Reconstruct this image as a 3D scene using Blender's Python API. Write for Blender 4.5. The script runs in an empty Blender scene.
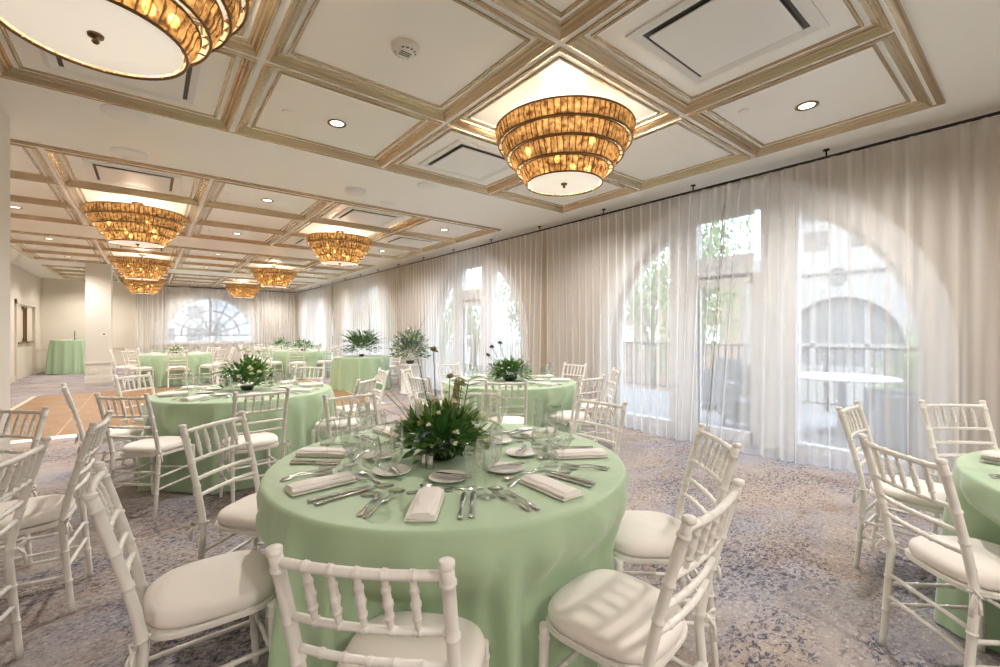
import bpy, math, random
from math import sin, cos, pi, radians, sqrt, atan2
from mathutils import Vector, Matrix
random.seed(11)
SC = bpy.context.scene
COL = SC.collection
TH = radians(38.6)
CH = 1.355          # camera height
ZC = 3.12           # ceiling soffit
WX = 5.15           # curtain plane
WALLX = 5.45        # window wall inner face
FARY = 20.9

# ------------------------------------------------------------------ materials
def nm(name):
    m = bpy.data.materials.new(name); m.use_nodes = True
    nt = m.node_tree; nt.nodes.clear()
    out = nt.nodes.new('ShaderNodeOutputMaterial')
    return m, nt, out
def N(nt, t, **kw):
    n = nt.nodes.new(t)
    for k, v in kw.items():
        if k.startswith('i_'):
            n.inputs[k[2:].replace('_', ' ')].default_value = v
        else: setattr(n, k, v)
    return n
def L(nt, a, ao, b, bi): nt.links.new(a.outputs[ao], b.inputs[bi])
def c4(c): return (c[0], c[1], c[2], 1.0)
def pbr(name, col, rough=.5, metal=0., spec=.5, bump=0., bscale=40., var=0., vscale=5., sheen=0., coat=0.):
    m, nt, out = nm(name)
    b = N(nt, 'ShaderNodeBsdfPrincipled')
    b.inputs['Base Color'].default_value = c4(col); b.inputs['Roughness'].default_value = rough
    b.inputs['Metallic'].default_value = metal; b.inputs['Specular IOR Level'].default_value = spec
    b.inputs['Sheen Weight'].default_value = sheen; b.inputs['Coat Weight'].default_value = coat
    L(nt, b, 0, out, 0)
    tc = N(nt, 'ShaderNodeTexCoord')
    if var:
        no = N(nt, 'ShaderNodeTexNoise'); no.inputs['Scale'].default_value = vscale; no.inputs['Detail'].default_value = 4
        L(nt, tc, 'Object', no, 'Vector')
        mr = N(nt, 'ShaderNodeMapRange'); mr.inputs['To Min'].default_value = 1-var; mr.inputs['To Max'].default_value = 1+var
        L(nt, no, 0, mr, 0)
        mx = N(nt, 'ShaderNodeVectorMath', operation='SCALE'); mx.inputs[0].default_value = col
        L(nt, mr, 0, mx, 'Scale'); L(nt, mx, 0, b, 'Base Color')
    if bump:
        nb = N(nt, 'ShaderNodeTexNoise'); nb.inputs['Scale'].default_value = bscale; nb.inputs['Detail'].default_value = 3
        L(nt, tc, 'Object', nb, 'Vector')
        bp = N(nt, 'ShaderNodeBump'); bp.inputs['Strength'].default_value = bump; bp.inputs['Distance'].default_value = .01
        L(nt, nb, 0, bp, 'Height'); L(nt, bp, 0, b, 'Normal')
    return m
def emis(name, col, s, base=None):
    m, nt, out = nm(name)
    b = N(nt, 'ShaderNodeBsdfPrincipled')
    b.inputs['Base Color'].default_value = c4(base or col); b.inputs['Emission Color'].default_value = c4(col)
    b.inputs['Emission Strength'].default_value = s
    L(nt, b, 0, out, 0); return m

M = {}
M['chair'] = pbr('ivory_lacquer', (.80, .775, .73), .32, bump=.05, bscale=60, var=.03)
M['cushion'] = pbr('cushion_canvas', (.82, .77, .72), .8, bump=.15, bscale=25, sheen=.2)
M['under'] = pbr('cushion_underside', (.32, .30, .34), .8)
M['ribbon'] = pbr('ribbon_cloth', (.80, .76, .72), .7)
M['ceil'] = pbr('ceiling_paint', (.84, .815, .77), .42, spec=.4)
M['panel'] = pbr('ceiling_panel', (.84, .81, .755), .3, spec=.5)
M['trimg'] = pbr('champagne_moulding', (.50, .39, .25), .27, metal=.7, var=.1, vscale=2)
M['wall'] = pbr('warm_wallcovering', (.68, .62, .53), .7, bump=.08, bscale=60, var=.04, vscale=3)
M['column'] = pbr('column_plaster', (.70, .665, .61), .6, var=.02)
M['white'] = pbr('white_joinery', (.78, .78, .77), .4)
M['base'] = pbr('skirting_paint', (.62, .55, .45), .45)
M['black'] = pbr('black_metal', (.025, .022, .02), .4, metal=.6)
M['bronze'] = pbr('bronze_metal', (.16, .085, .035), .28, metal=.9)
M['brass'] = pbr('dark_brass', (.20, .13, .06), .35, metal=.9)
M['steel'] = pbr('polished_steel', (.60, .60, .59), .2, metal=1.)
M['napkin'] = pbr('linen_napkin', (.84, .80, .76), .85, bump=.2, bscale=80)
M['plate'] = pbr('white_china', (.84, .83, .79), .12)
M['vent'] = pbr('vent_white', (.78, .77, .75), .4)
M['slot'] = pbr('vent_slot_dark', (.05, .045, .04), .5)
M['leaf'] = pbr('leaf_green', (.075, .20, .045), .42, var=.35, vscale=9)
M['leafl'] = pbr('leaf_light', (.16, .30, .06), .45, var=.3, vscale=9)
M['leafb'] = pbr('leaf_blue_grey', (.10, .19, .14), .5, var=.3, vscale=9)
M['leafd'] = pbr('leaf_dusky', (.10, .09, .10), .55, var=.3, vscale=9)
M['petal'] = pbr('cream_petal', (.84, .82, .66), .55)
M['petaly'] = pbr('yellow_petal', (.60, .55, .16), .55)
M['stem'] = pbr('flower_stem', (.13, .17, .05), .5)
M['straw'] = pbr('straw_bloom', (.60, .54, .30), .7)
M['pot'] = pbr('dark_bowl', (.03, .05, .035), .3)
M['stone'] = pbr('terrace_stone', (.22, .22, .22), .8, var=.1, vscale=2)
M['facade'] = pbr('white_stucco', (.26, .26, .26), .9, var=.03)
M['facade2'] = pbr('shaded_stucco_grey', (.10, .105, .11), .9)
M['winglass'] = pbr('dark_window_glass', (.12, .15, .18), .1)
M['brick'] = pbr('brick_wall', (.24, .17, .14), .9, var=.15, vscale=6)
M['tree'] = pbr('tree_leaves', (.15, .24, .08), .6, var=.4, vscale=3)
M['tree2'] = pbr('tree_leaves_olive', (.20, .26, .12), .6, var=.4, vscale=3)
M['bark'] = pbr('bark', (.12, .09, .06), .9)
M['ground'] = pbr('street_ground', (.30, .31, .28), .9, var=.2, vscale=.6)
M['wicker'] = pbr('grey_wicker', (.16, .17, .18), .8, bump=.6, bscale=90)
M['tabletopw'] = pbr('pale_patio_top', (.62, .61, .58), .4)
M['bulb'] = emis('lit_bulb', (1., .74, .40), 14.)
M['diff'] = emis('lit_diffuser', (1., .87, .72), .38, (.8, .76, .68))
M['dl'] = emis('lit_downlight', (1., .86, .68), 4.)
M['plast'] = pbr('detector_plastic', (.72, .69, .63), .45)
M['print'] = pbr('printed_dark', (.12, .11, .10), .5)
M['candle'] = pbr('dark_candle', (.04, .03, .03), .5)

def mat_cloth():
    m, nt, out = nm('sage_tablecloth')
    b = N(nt, 'ShaderNodeBsdfPrincipled')
    b.inputs['Base Color'].default_value = (.40, .545, .36, 1); b.inputs['Roughness'].default_value = .5
    b.inputs['Sheen Weight'].default_value = .35; b.inputs['Sheen Roughness'].default_value = .4
    b.inputs['Specular IOR Level'].default_value = .35
    tc = N(nt, 'ShaderNodeTexCoord')
    n1 = N(nt, 'ShaderNodeTexNoise'); n1.inputs['Scale'].default_value = 3.2; n1.inputs['Detail'].default_value = 3; n1.inputs['Distortion'].default_value = .6
    L(nt, tc, 'Object', n1, 'Vector')
    n2 = N(nt, 'ShaderNodeTexNoise'); n2.inputs['Scale'].default_value = 400
    L(nt, tc, 'Object', n2, 'Vector')
    bp = N(nt, 'ShaderNodeBump'); bp.inputs['Strength'].default_value = .35; bp.inputs['Distance'].default_value = .04
    L(nt, n1, 0, bp, 'Height')
    bp2 = N(nt, 'ShaderNodeBump'); bp2.inputs['Strength'].default_value = .1; bp2.inputs['Distance'].default_value = .002
    L(nt, n2, 0, bp2, 'Height'); L(nt, bp, 0, bp2, 'Normal'); L(nt, bp2, 0, b, 'Normal')
    L(nt, b, 0, out, 0); return m
M['cloth'] = mat_cloth()

def mat_sheer():
    m, nt, out = nm('sheer_voile')
    lw = N(nt, 'ShaderNodeLayerWeight'); lw.inputs['Blend'].default_value = .5
    # coverage = 1-(open)^(1/cos)
    cs = N(nt, 'ShaderNodeMath', operation='SUBTRACT'); cs.inputs[0].default_value = 1.04; L(nt, lw, 'Facing', cs, 1)
    inv = N(nt, 'ShaderNodeMath', operation='DIVIDE'); inv.inputs[0].default_value = 1.; L(nt, cs, 0, inv, 1)
    pw = N(nt, 'ShaderNodeMath', operation='POWER'); pw.inputs[0].default_value = .55; L(nt, inv, 0, pw, 1)
    tr = N(nt, 'ShaderNodeBsdfTransparent'); tr.inputs[0].default_value = (.98, .98, .98, 1)
    df = N(nt, 'ShaderNodeBsdfDiffuse'); df.inputs[0].default_value = (.92, .905, .89, 1)
    tl = N(nt, 'ShaderNodeBsdfTranslucent'); tl.inputs[0].default_value = (.86, .84, .83, 1)
    mx = N(nt, 'ShaderNodeMixShader'); mx.inputs[0].default_value = .44
    L(nt, df, 0, mx, 1); L(nt, tl, 0, mx, 2)
    m2 = N(nt, 'ShaderNodeMixShader'); L(nt, pw, 0, m2, 0); L(nt, mx, 0, m2, 1); L(nt, tr, 0, m2, 2)
    L(nt, m2, 0, out, 0); return m
M['sheer'] = mat_sheer()

def mat_clear(name, tint, base=.06, edge=.75):
    m, nt, out = nm(name)
    lw = N(nt, 'ShaderNodeLayerWeight'); lw.inputs['Blend'].default_value = .35
    mr = N(nt, 'ShaderNodeMapRange'); mr.inputs['To Min'].default_value = base; mr.inputs['To Max'].default_value = edge
    pw = N(nt, 'ShaderNodeMath', operation='POWER'); pw.inputs[1].default_value = 1.7; L(nt, lw, 'Facing', pw, 0)
    L(nt, pw, 0, mr, 0)
    tr = N(nt, 'ShaderNodeBsdfTransparent'); tr.inputs[0].default_value = c4(tint)
    gl = N(nt, 'ShaderNodeBsdfGlossy'); gl.inputs['Roughness'].default_value = .04; gl.inputs[0].default_value = (.95, .95, .95, 1)
    mx = N(nt, 'ShaderNodeMixShader'); L(nt, mr, 0, mx, 0); L(nt, tr, 0, mx, 1); L(nt, gl, 0, mx, 2)
    L(nt, mx, 0, out, 0); return m
M['glass'] = mat_clear('clear_stemware', (.97, .98, .97), .055, 1.0)
M['pane'] = mat_clear('window_pane', (.97, .98, .98), .03, .3)

def mat_amber(name, n):
    m, nt, out = nm(name)
    tc = N(nt, 'ShaderNodeTexCoord'); sp = N(nt, 'ShaderNodeSeparateXYZ'); L(nt, tc, 'Object', sp, 0)
    at = N(nt, 'ShaderNodeMath', operation='ARCTAN2'); L(nt, sp, 1, at, 0); L(nt, sp, 0, at, 1)
    no = N(nt, 'ShaderNodeTexNoise'); no.inputs['Scale'].default_value = 16; no.inputs['Detail'].default_value = 3; no.inputs['Distortion'].default_value = 1.2
    L(nt, tc, 'Object', no, 'Vector')
    nn = N(nt, 'ShaderNodeMath', operation='MULTIPLY_ADD'); nn.inputs[1].default_value = .4; nn.inputs[2].default_value = -.2; L(nt, no, 0, nn, 0)
    mu = N(nt, 'ShaderNodeMath', operation='MULTIPLY_ADD'); mu.inputs[1].default_value = n/(2*pi); L(nt, at, 0, mu, 0); L(nt, nn, 0, mu, 2)
    fr = N(nt, 'ShaderNodeMath', operation='FRACT'); L(nt, mu, 0, fr, 0)
    sb = N(nt, 'ShaderNodeMath', operation='SUBTRACT'); sb.inputs[1].default_value = .5; L(nt, fr, 0, sb, 0)
    ab = N(nt, 'ShaderNodeMath', operation='ABSOLUTE'); L(nt, sb, 0, ab, 0)
    rp = N(nt, 'ShaderNodeMapRange'); rp.inputs['From Min'].default_value = .36; rp.inputs['From Max'].default_value = .46; L(nt, ab, 0, rp, 0)
    n2 = N(nt, 'ShaderNodeTexNoise'); n2.inputs['Scale'].default_value = 26; n2.inputs['Detail'].default_value = 2; L(nt, tc, 'Object', n2, 'Vector')
    cr = N(nt, 'ShaderNodeValToRGB'); L(nt, n2, 0, cr, 0)
    e = cr.color_ramp.elements; e[0].position = .3; e[0].color = (.10, .035, .008, 1); e[1].position = .70; e[1].color = (.60, .37, .15, 1)
    dk = N(nt, 'ShaderNodeMix', data_type='RGBA'); L(nt, rp, 0, dk, 'Factor'); L(nt, cr, 0, dk, 'A'); dk.inputs['B'].default_value = (.07, .03, .01, 1)
    tr = N(nt, 'ShaderNodeBsdfTransparent'); L(nt, dk, 'Result', tr, 0)
    tl = N(nt, 'ShaderNodeBsdfTranslucent'); L(nt, dk, 'Result', tl, 0)
    df = N(nt, 'ShaderNodeBsdfDiffuse'); L(nt, dk, 'Result', df, 0)
    gl = N(nt, 'ShaderNodeBsdfGlossy'); gl.inputs['Roughness'].default_value = .15; gl.inputs[0].default_value = (1, .85, .6, 1)
    a = N(nt, 'ShaderNodeMixShader'); a.inputs[0].default_value = .46; L(nt, tr, 0, a, 1); L(nt, tl, 0, a, 2)
    a2 = N(nt, 'ShaderNodeMixShader'); a2.inputs[0].default_value = .2; L(nt, a, 0, a2, 1); L(nt, df, 0, a2, 2)
    fz = N(nt, 'ShaderNodeFresnel'); fz.inputs[0].default_value = 1.5
    b = N(nt, 'ShaderNodeMixShader'); L(nt, fz, 0, b, 0); L(nt, a2, 0, b, 1); L(nt, gl, 0, b, 2)
    L(nt, b, 0, out, 0); return m

def mat_carpet():
    m, nt, out = nm('distressed_carpet')
    b = N(nt, 'ShaderNodeBsdfPrincipled'); b.inputs['Roughness'].default_value = .95; b.inputs['Specular IOR Level'].default_value = .15
    tc = N(nt, 'ShaderNodeTexCoord')
    mp = N(nt, 'ShaderNodeMapping'); mp.inputs['Rotation'].default_value = (0, 0, .5); mp.inputs['Scale'].default_value = (1, 1.5, 1); L(nt, tc, 'Object', mp, 0)
    def noise(s, d=5, dist=.3, r=.6):
        n = N(nt, 'ShaderNodeTexNoise'); n.inputs['Scale'].default_value = s; n.inputs['Detail'].default_value = d
        n.inputs['Distortion'].default_value = dist; n.inputs['Roughness'].default_value = r; L(nt, mp, 0, n, 'Vector'); return n
    def ramp(src, p0, p1):
        r = N(nt, 'ShaderNodeMapRange'); r.inputs['From Min'].default_value = p0; r.inputs['From Max'].default_value = p1; L(nt, src, 0, r, 0); return r
    def mix(f, a, bcol):
        x = N(nt, 'ShaderNodeMix', data_type='RGBA'); L(nt, f, 0, x, 'Factor')
        if isinstance(a, tuple): x.inputs['A'].default_value = c4(a)
        else: L(nt, a, 'Result', x, 'A')
        x.inputs['B'].default_value = c4(bcol); return x
    def mul(a, b2):
        x = N(nt, 'ShaderNodeMath', operation='MULTIPLY'); L(nt, a, 0, x, 0)
        if isinstance(b2, float): x.inputs[1].default_value = b2
        else: L(nt, b2, 0, x, 1)
        return x
    base = mix(ramp(noise(.9), .4, .62), (.405, .34, .30), (.305, .30, .335))
    c = mix(mul(ramp(noise(1.7, 6, 1.), .5, .66), .55), base, (.26, .18, .13))
    big = ramp(noise(1.1, 3, .8), .44, .58)
    fl = ramp(noise(25, 5, .9, .75), .50, .57)
    c = mix(mul(mul(fl, big), .95), c, (.06, .07, .12))
    big2 = ramp(noise(.75, 4, .5), .38, .6)
    fl2 = ramp(noise(33, 4, 1.1, .7), .52, .58)
    c = mix(mul(mul(fl2, big2), .9), c, (.08, .05, .04))
    fl3 = ramp(noise(9, 6, 1.8, .8), .56, .66)
    c = mix(mul(fl3, .65), c, (.11, .10, .12))
    fl4 = ramp(noise(38, 3, .4, .6), .56, .64)
    c = mix(mul(fl4, .45), c, (.60, .55, .52))
    L(nt, c, 'Result', b, 'Base Color')
    nb = noise(150, 2); bp = N(nt, 'ShaderNodeBump'); bp.inputs['Strength'].default_value = .4; bp.inputs['Distance'].default_value = .01
    L(nt, nb, 0, bp, 'Height'); L(nt, bp, 0, b, 'Normal')
    L(nt, b, 0, out, 0); return m
M['carpet'] = mat_carpet()

def mat_parquet():
    m, nt, out = nm('parquet_wood')
    b = N(nt, 'ShaderNodeBsdfPrincipled'); b.inputs['Roughness'].default_value = .38
    tc = N(nt, 'ShaderNodeTexCoord')
    mp = N(nt, 'ShaderNodeMapping'); mp.inputs['Scale'].default_value = (1, 12, 1); L(nt, tc, 'Object', mp, 0)
    n = N(nt, 'ShaderNodeTexNoise'); n.inputs['Scale'].default_value = 3; n.inputs['Detail'].default_value = 5; L(nt, mp, 0, n, 'Vector')
    ck = N(nt, 'ShaderNodeTexChecker'); ck.inputs['Scale'].default_value = 2.9; L(nt, tc, 'Object', ck, 'Vector')
    ck.inputs[1].default_value = (1, 1, 1, 1); ck.inputs[2].default_value = (.86, .86, .86, 1)
    cr = N(nt, 'ShaderNodeValToRGB'); L(nt, n, 0, cr, 0)
    cr.color_ramp.elements[0].color = (.20, .095, .03, 1); cr.color_ramp.elements[1].color = (.36, .19, .075, 1)
    mx = N(nt, 'ShaderNodeMix', data_type='RGBA', blend_type='MULTIPLY'); mx.inputs['Factor'].default_value = 1
    L(nt, cr, 0, mx, 'A'); L(nt, ck, 0, mx, 'B'); L(nt, mx, 'Result', b, 'Base Color'); L(nt, b, 0, out, 0); return m
M['parquet'] = mat_parquet()

# ------------------------------------------------------------------ mesh building
class MB:
    def __init__(s): s.v = []; s.f = []; s.mi = []; s.sm = []
    def add(s, vs, fs, mi=0, sm=True):
        o = len(s.v); s.v.extend([tuple(v) for v in vs])
        for f in fs: s.f.append(tuple(i+o for i in f)); s.mi.append(mi); s.sm.append(sm)
    def box(s, x0, x1, y0, y1, z0, z1, mi=0):
        s.add([(x0,y0,z0),(x1,y0,z0),(x1,y1,z0),(x0,y1,z0),(x0,y0,z1),(x1,y0,z1),(x1,y1,z1),(x0,y1,z1)],
              [(0,3,2,1),(4,5,6,7),(0,1,5,4),(1,2,6,5),(2,3,7,6),(3,0,4,7)], mi, False)
    def grid(s, nu, nv, fn, mi=0, wu=False, sm=True, flip=False):
        vs = [fn(u, v) for v in range(nv) for u in range(nu)]
        fs = []
        for v in range(nv-1):
            for u in range(nu if wu else nu-1):
                a, b_ = v*nu+u, v*nu+(u+1) % nu
                f = (a, b_, b_+nu, a+nu); fs.append(f[::-1] if flip else f)
        s.add(vs, fs, mi, sm)
    def lathe(s, prof, n=24, c=(0,0,0), mi=0, sm=True):
        nv = len(prof)
        vs = [(c[0]+r*cos(2*pi*k/n), c[1]+r*sin(2*pi*k/n), c[2]+z) for r, z in prof for k in range(n)]
        fs = []
        for v in range(nv-1):
            for u in range(n):
                a, b_ = v*n+u, v*n+(u+1) % n
                fs.append((a, b_, b_+n, a+n))
        if prof[0][0] > 1e-5: pass
        s.add(vs, fs, mi, sm)
        if prof[0][0] > .0008: s.add([(c[0]+prof[0][0]*cos(2*pi*k/n), c[1]+prof[0][0]*sin(2*pi*k/n), c[2]+prof[0][1]) for k in range(n)], [tuple(range(n))[::-1]], mi, False) if prof[0][0] < 0 else None
    def tube(s, pts, rad, n=8, mi=0, caps=True, sm=True):
        pts = [Vector(p) for p in pts]; m = len(pts)
        if not hasattr(rad, '__len__'): rad = [rad]*m
        vs = []; ref = None
        for i, p in enumerate(pts):
            t = (pts[min(i+1, m-1)]-pts[max(i-1, 0)])
            if t.length < 1e-9: t = Vector((0, 0, 1))
            t.normalize()
            if ref is None:
                ref = Vector((1, 0, 0)) if abs(t.x) < .8 else Vector((0, 1, 0))
            a = (ref - t*ref.dot(t)).normalized(); b_ = t.cross(a); ref = a
            for k in range(n):
                q = p + (a*cos(2*pi*k/n)+b_*sin(2*pi*k/n))*rad[i]; vs.append(tuple(q))
        fs = []
        for i in range(m-1):
            for k in range(n):
                fs.append((i*n+k, i*n+(k+1) % n, (i+1)*n+(k+1) % n, (i+1)*n+k))
        o = len(s.v); s.add(vs, fs, mi, sm)
        if caps:
            s.f.append(tuple(o+k for k in range(n))[::-1]); s.mi.append(mi); s.sm.append(False)
            s.f.append(tuple(o+(m-1)*n+k for k in range(n))); s.mi.append(mi); s.sm.append(False)
    def prism(s, pts, z0, z1, mi=0):
        n = len(pts)
        s.add([(x, y, z0) for x, y in pts]+[(x, y, z1) for x, y in pts],
              [tuple(range(n))[::-1], tuple(range(n, 2*n))]+[(k, (k+1) % n, n+(k+1) % n, n+k) for k in range(n)], mi, False)
    def mesh(s, name, mats):
        me = bpy.data.meshes.new(name); me.from_pydata(s.v, [], s.f)
        for m in (mats if isinstance(mats, (list, tuple)) else [mats]): me.materials.append(M[m] if isinstance(m, str) else m)
        me.polygons.foreach_set('material_index', s.mi); me.polygons.foreach_set('use_smooth', s.sm); me.update()
        return me
    def build(s, name, mats, parent=None, loc=(0,0,0), rz=0.):
        o = bpy.data.objects.new(name, s.mesh(name, mats)); COL.objects.link(o)
        o.location = loc; o.rotation_euler = (0, 0, rz)
        if parent: o.parent = parent
        return o
def tag(o, label, cat, group=None):
    o['label'] = label; o['category'] = cat
    if group: o['group'] = group
    return o
def empty(name, loc=(0,0,0), rz=0.):
    o = bpy.data.objects.new(name, None); COL.objects.link(o); o.location = loc; o.rotation_euler = (0, 0, rz); o.empty_display_size = .1
    return o
def struct(o): o['kind'] = 'structure'; return o
KIDS = {}
def kids(o):
    return [c for c in bpy.data.objects if c.parent == o]
def snapshot(root):
    """list the parts of a prototype once, so that copying stays quick"""
    out = []
    for c in kids(root): out.append((c, [(g, []) for g in kids(c)]))
    return out
def dup(root, tree, loc, rz=0., label=None, cat=None, group=None, scale=None):
    r = root.copy(); COL.objects.link(r); r.location = loc; r.rotation_euler = (0, 0, rz)
    if scale: r.scale = scale
    for c, gs in tree:
        d = c.copy(); COL.objects.link(d); d.parent = r
        for g, _ in gs:
            h = g.copy(); COL.objects.link(h); h.parent = d
    if label: r['label'] = label
    if cat: r['category'] = cat
    if group: r['group'] = group
    return r
class Proto:
    """first use moves the prototype itself, later ones are copies"""
    def __init__(s, root): s.root = root; s.tree = None; s.used = False
    def place(s, loc, rz, label, cat, group, scale=None):
        if s.tree is None: s.tree = snapshot(s.root)
        if not s.used:
            s.used = True; s.root.location = loc; s.root.rotation_euler = (0, 0, rz)
            if scale: s.root.scale = scale
            return tag(s.root, label, cat, group)
        return dup(s.root, s.tree, loc, rz, label, cat, group, scale)
def cam2w(lat, dep):
    """from camera-aligned floor coordinates (right, forward) to the room's axes"""
    return (sin(TH)*dep+cos(TH)*lat, cos(TH)*dep-sin(TH)*lat)

# ------------------------------------------------------------------ room shell
XL, YB = -2.8, -6.2
b = MB(); b.box(XL-.2, WALLX+.3, YB-.2, FARY+.5, -.12, 0); struct(b.build('floor', 'carpet'))
# dance floor
df = empty('dance_floor', (0, 0, 0)); tag(df, 'square portable parquet dance floor laid on the carpet beyond the second table', 'dance floor')
b = MB(); b.box(-1.78, 3.38, 7.87, 12.95, .002, .022); b.build('parquet', 'parquet', df)
b = MB()
for k in range(1, 6):
    y = 7.87+k*.847; b.box(-1.78, 3.38, y-.006, y+.006, .0221, .0235)
    x = -1.78+k*.86; b.box(x-.006, x+.006, 7.87, 12.95, .0221, .0235)
b.build('panel_seam', pbr('seam_metal', (.55, .40, .22), .35, metal=.3), df)
b = MB()
P = [(-1.78, 7.87), (3.38, 7.87), (3.38, 12.95), (-1.78, 12.95)]; Q = [(-1.88, 7.77), (3.48, 7.77), (3.48, 13.05), (-1.88, 13.05)]
for k in range(4):
    a, c_ = P[k], P[(k+1) % 4]; d, e_ = Q[k], Q[(k+1) % 4]
    b.add([(d[0], d[1], .003), (e_[0], e_[1], .003), (c_[0], c_[1], .024), (a[0], a[1], .024)], [(0, 1, 2, 3)], 0, False)
b.build('edge_ramp', pbr('ramp_aluminium', (.72, .66, .56), .4, metal=.3), df)

# ceiling
XLN = [-2.19, -.81, .57, 1.95, 3.38, 4.74]
FIELDS = [(.55, 4.47), (6.0, 9.93), (11.4, 15.3), (16.75, 20.3), (-4.9, -.98)]
def ylines(f): return [f[0]+(f[1]-f[0])*k/3 for k in range(4)]
b = MB()
T = .4
prev = YB-.2
for f in sorted(FIELDS):
    b.add([(XL-.2, prev, ZC), (WALLX+.3, prev, ZC), (WALLX+.3, f[0], ZC), (XL-.2, f[0], ZC)], [(3, 2, 1, 0)], 0, False)
    b.add([(XL-.2, f[0], ZC), (XLN[0], f[0], ZC), (XLN[0], f[1], ZC), (XL-.2, f[1], ZC)], [(3, 2, 1, 0)], 0, False)
    b.add([(XLN[-1], f[0], ZC), (WALLX+.3, f[0], ZC), (WALLX+.3, f[1], ZC), (XLN[-1], f[1], ZC)], [(3, 2, 1, 0)], 0, False)
    prev = f[1]
b.add([(XL-.2, prev, ZC), (WALLX+.3, prev, ZC), (WALLX+.3, FARY+.5, ZC), (XL-.2, FARY+.5, ZC)], [(3, 2, 1, 0)], 0, False)
b.box(XL-.2, WALLX+.3, YB-.2, FARY+.5, ZC+.25, ZC+.4)
def ring(b, x0, x1, y0, y1, i0, z0, i1, z1, mi):
    A = [(x0+i0, y0+i0, z0), (x1-i0, y0+i0, z0), (x1-i0, y1-i0, z0), (x0+i0, y1-i0, z0)]
    B = [(x0+i1, y0+i1, z1), (x1-i1, y0+i1, z1), (x1-i1, y1-i1, z1), (x0+i1, y1-i1, z1)]
    b.add(A+B, [(k, 4+k, 4+(k+1) % 4, (k+1) % 4) for k in range(4)], mi, False)
CELLS = {}
for fi, f in enumerate(FIELDS):
    ys = ylines(f); tb = MB()
    for ci in range(5):
        for ri in range(3):
            x0, x1, y0, y1 = XLN[ci], XLN[ci+1], ys[ri], ys[ri+1]
            CELLS[(fi, ci, ri)] = ((x0+x1)/2, (y0+y1)/2)
            # cream parts belong to the ceiling
            ring(b, x0, x1, y0, y1, 0, ZC-.02, .020, ZC-.02, 0)
            ring(b, x0, x1, y0, y1, .098, ZC+.015, .128, ZC+.015, 0)
            b.add([(x0+.150, y0+.150, ZC+.015), (x1-.150, y0+.150, ZC+.015), (x1-.150, y1-.150, ZC+.015), (x0+.150, y1-.150, ZC+.015)], [(3, 2, 1, 0)], 1, False)
            # champagne mouldings
            prof = [(.020, -.020), (.024, -.030), (.036, -.034), (.044, -.024), (.050, -.022), (.064, -.004), (.076, .0), (.082, .010), (.098, .015)]
            for (a0, z0), (a1, z1) in zip(prof, prof[1:]): ring(tb, x0, x1, y0, y1, a0, ZC+z0, a1, ZC+z1, 0)
            prof = [(.128, .015), (.129, .005), (.138, .002), (.146, .007), (.150, .015)]
            for (a0, z0), (a1, z1) in zip(prof, prof[1:]): ring(tb, x0, x1, y0, y1, a0, ZC+z0, a1, ZC+z1, 0)
    # outer bead round the whole field
    prof = [(-.045, 0), (-.042, -.018), (-.03, -.024), (-.02, -.02), (0, -.02)]
    for (a0, z0), (a1, z1) in zip(prof, prof[1:]): ring(tb, XLN[0], XLN[-1], f[0], f[1], a0, ZC+z0, a1, ZC+z1, 0)
    struct(tb.build('trim_%d' % (fi+1), 'trimg'))
struct(b.build('ceiling', ['ceil', 'panel']))
PZ = ZC+.015

# walls
b = MB(); b.box(XL-.2, XL, YB, 17.35, 0, ZC+.1); b.box(XL-.2, XL, 19.75, FARY+.3, 0, ZC+.1); b.box(XL-.2, XL, 17.35, 19.75, 2.12, ZC+.1)
struct(b.build('wall_left', 'wall'))
b = MB(); b.box(XL-.2, WALLX+.3, YB-.2, YB, 0, ZC+.1); struct(b.build('wall_back', 'wall'))
def arch_wall(b, u0, u1, arches, R, zc, ztop, fn, depth, mi=0, sill=0.):
    """solid wall with round-headed openings; fn(u, d, z) -> xyz, d from 0 (room face) to depth"""
    cur = u0
    for c in arches:
        for (a, e_) in ((cur, c-R),):
            for d in (0, depth):
                b.add([fn(a, d, 0), fn(e_, d, 0), fn(e_, d, ztop), fn(a, d, ztop)], [(0, 1, 2, 3)], mi, False)
        n = 40
        for d in (0, depth):
            for k in range(n):
                t0, t1 = pi-pi*k/n, pi-pi*(k+1)/n
                p, q = (c+R*cos(t0), zc+R*sin(t0)), (c+R*cos(t1), zc+R*sin(t1))
                b.add([fn(p[0], d, p[1]), fn(q[0], d, q[1]), fn(q[0], d, ztop), fn(p[0], d, ztop)], [(0, 1, 2, 3)], mi, False)
        if sill > 0:
            for d in (0, depth): b.add([fn(c-R, d, 0), fn(c+R, d, 0), fn(c+R, d, sill), fn(c-R, d, sill)], [(0, 1, 2, 3)], mi, False)
            b.add([fn(c-R, 0, sill), fn(c+R, 0, sill), fn(c+R, depth, sill), fn(c-R, depth, sill)], [(0, 1, 2, 3)], mi, False)
        pts = [(c-R, sill)]+[(c+R*cos(pi-pi*k/n), zc+R*sin(pi-pi*k/n)) for k in range(n+1)]+[(c+R, sill)]
        for p, q in zip(pts, pts[1:]):
            b.add([fn(p[0], 0, p[1]), fn(q[0], 0, q[1]), fn(q[0], depth, q[1]), fn(p[0], depth, p[1])], [(0, 1, 2, 3)], mi, False)
        cur = c+R
    for d in (0, depth):
        b.add([fn(cur, d, 0), fn(u1, d, 0), fn(u1, d, ztop), fn(cur, d, ztop)], [(0, 1, 2, 3)], mi, False)
AR, AZ = 1.72, 1.16
ARC = [-3.03+0.0, 2.42, 7.87, 13.3, 18.6]
b = MB(); arch_wall(b, YB, FARY+.3, [-3.03, 2.42, 7.87, 13.3, 18.6], AR, AZ, ZC+.1, lambda u, d, z: (WALLX+d, u, z), .3)
struct(b.build('wall_right', pbr('tan_wallcovering', (.46, .385, .30), .75, var=.04, vscale=3)))
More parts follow.
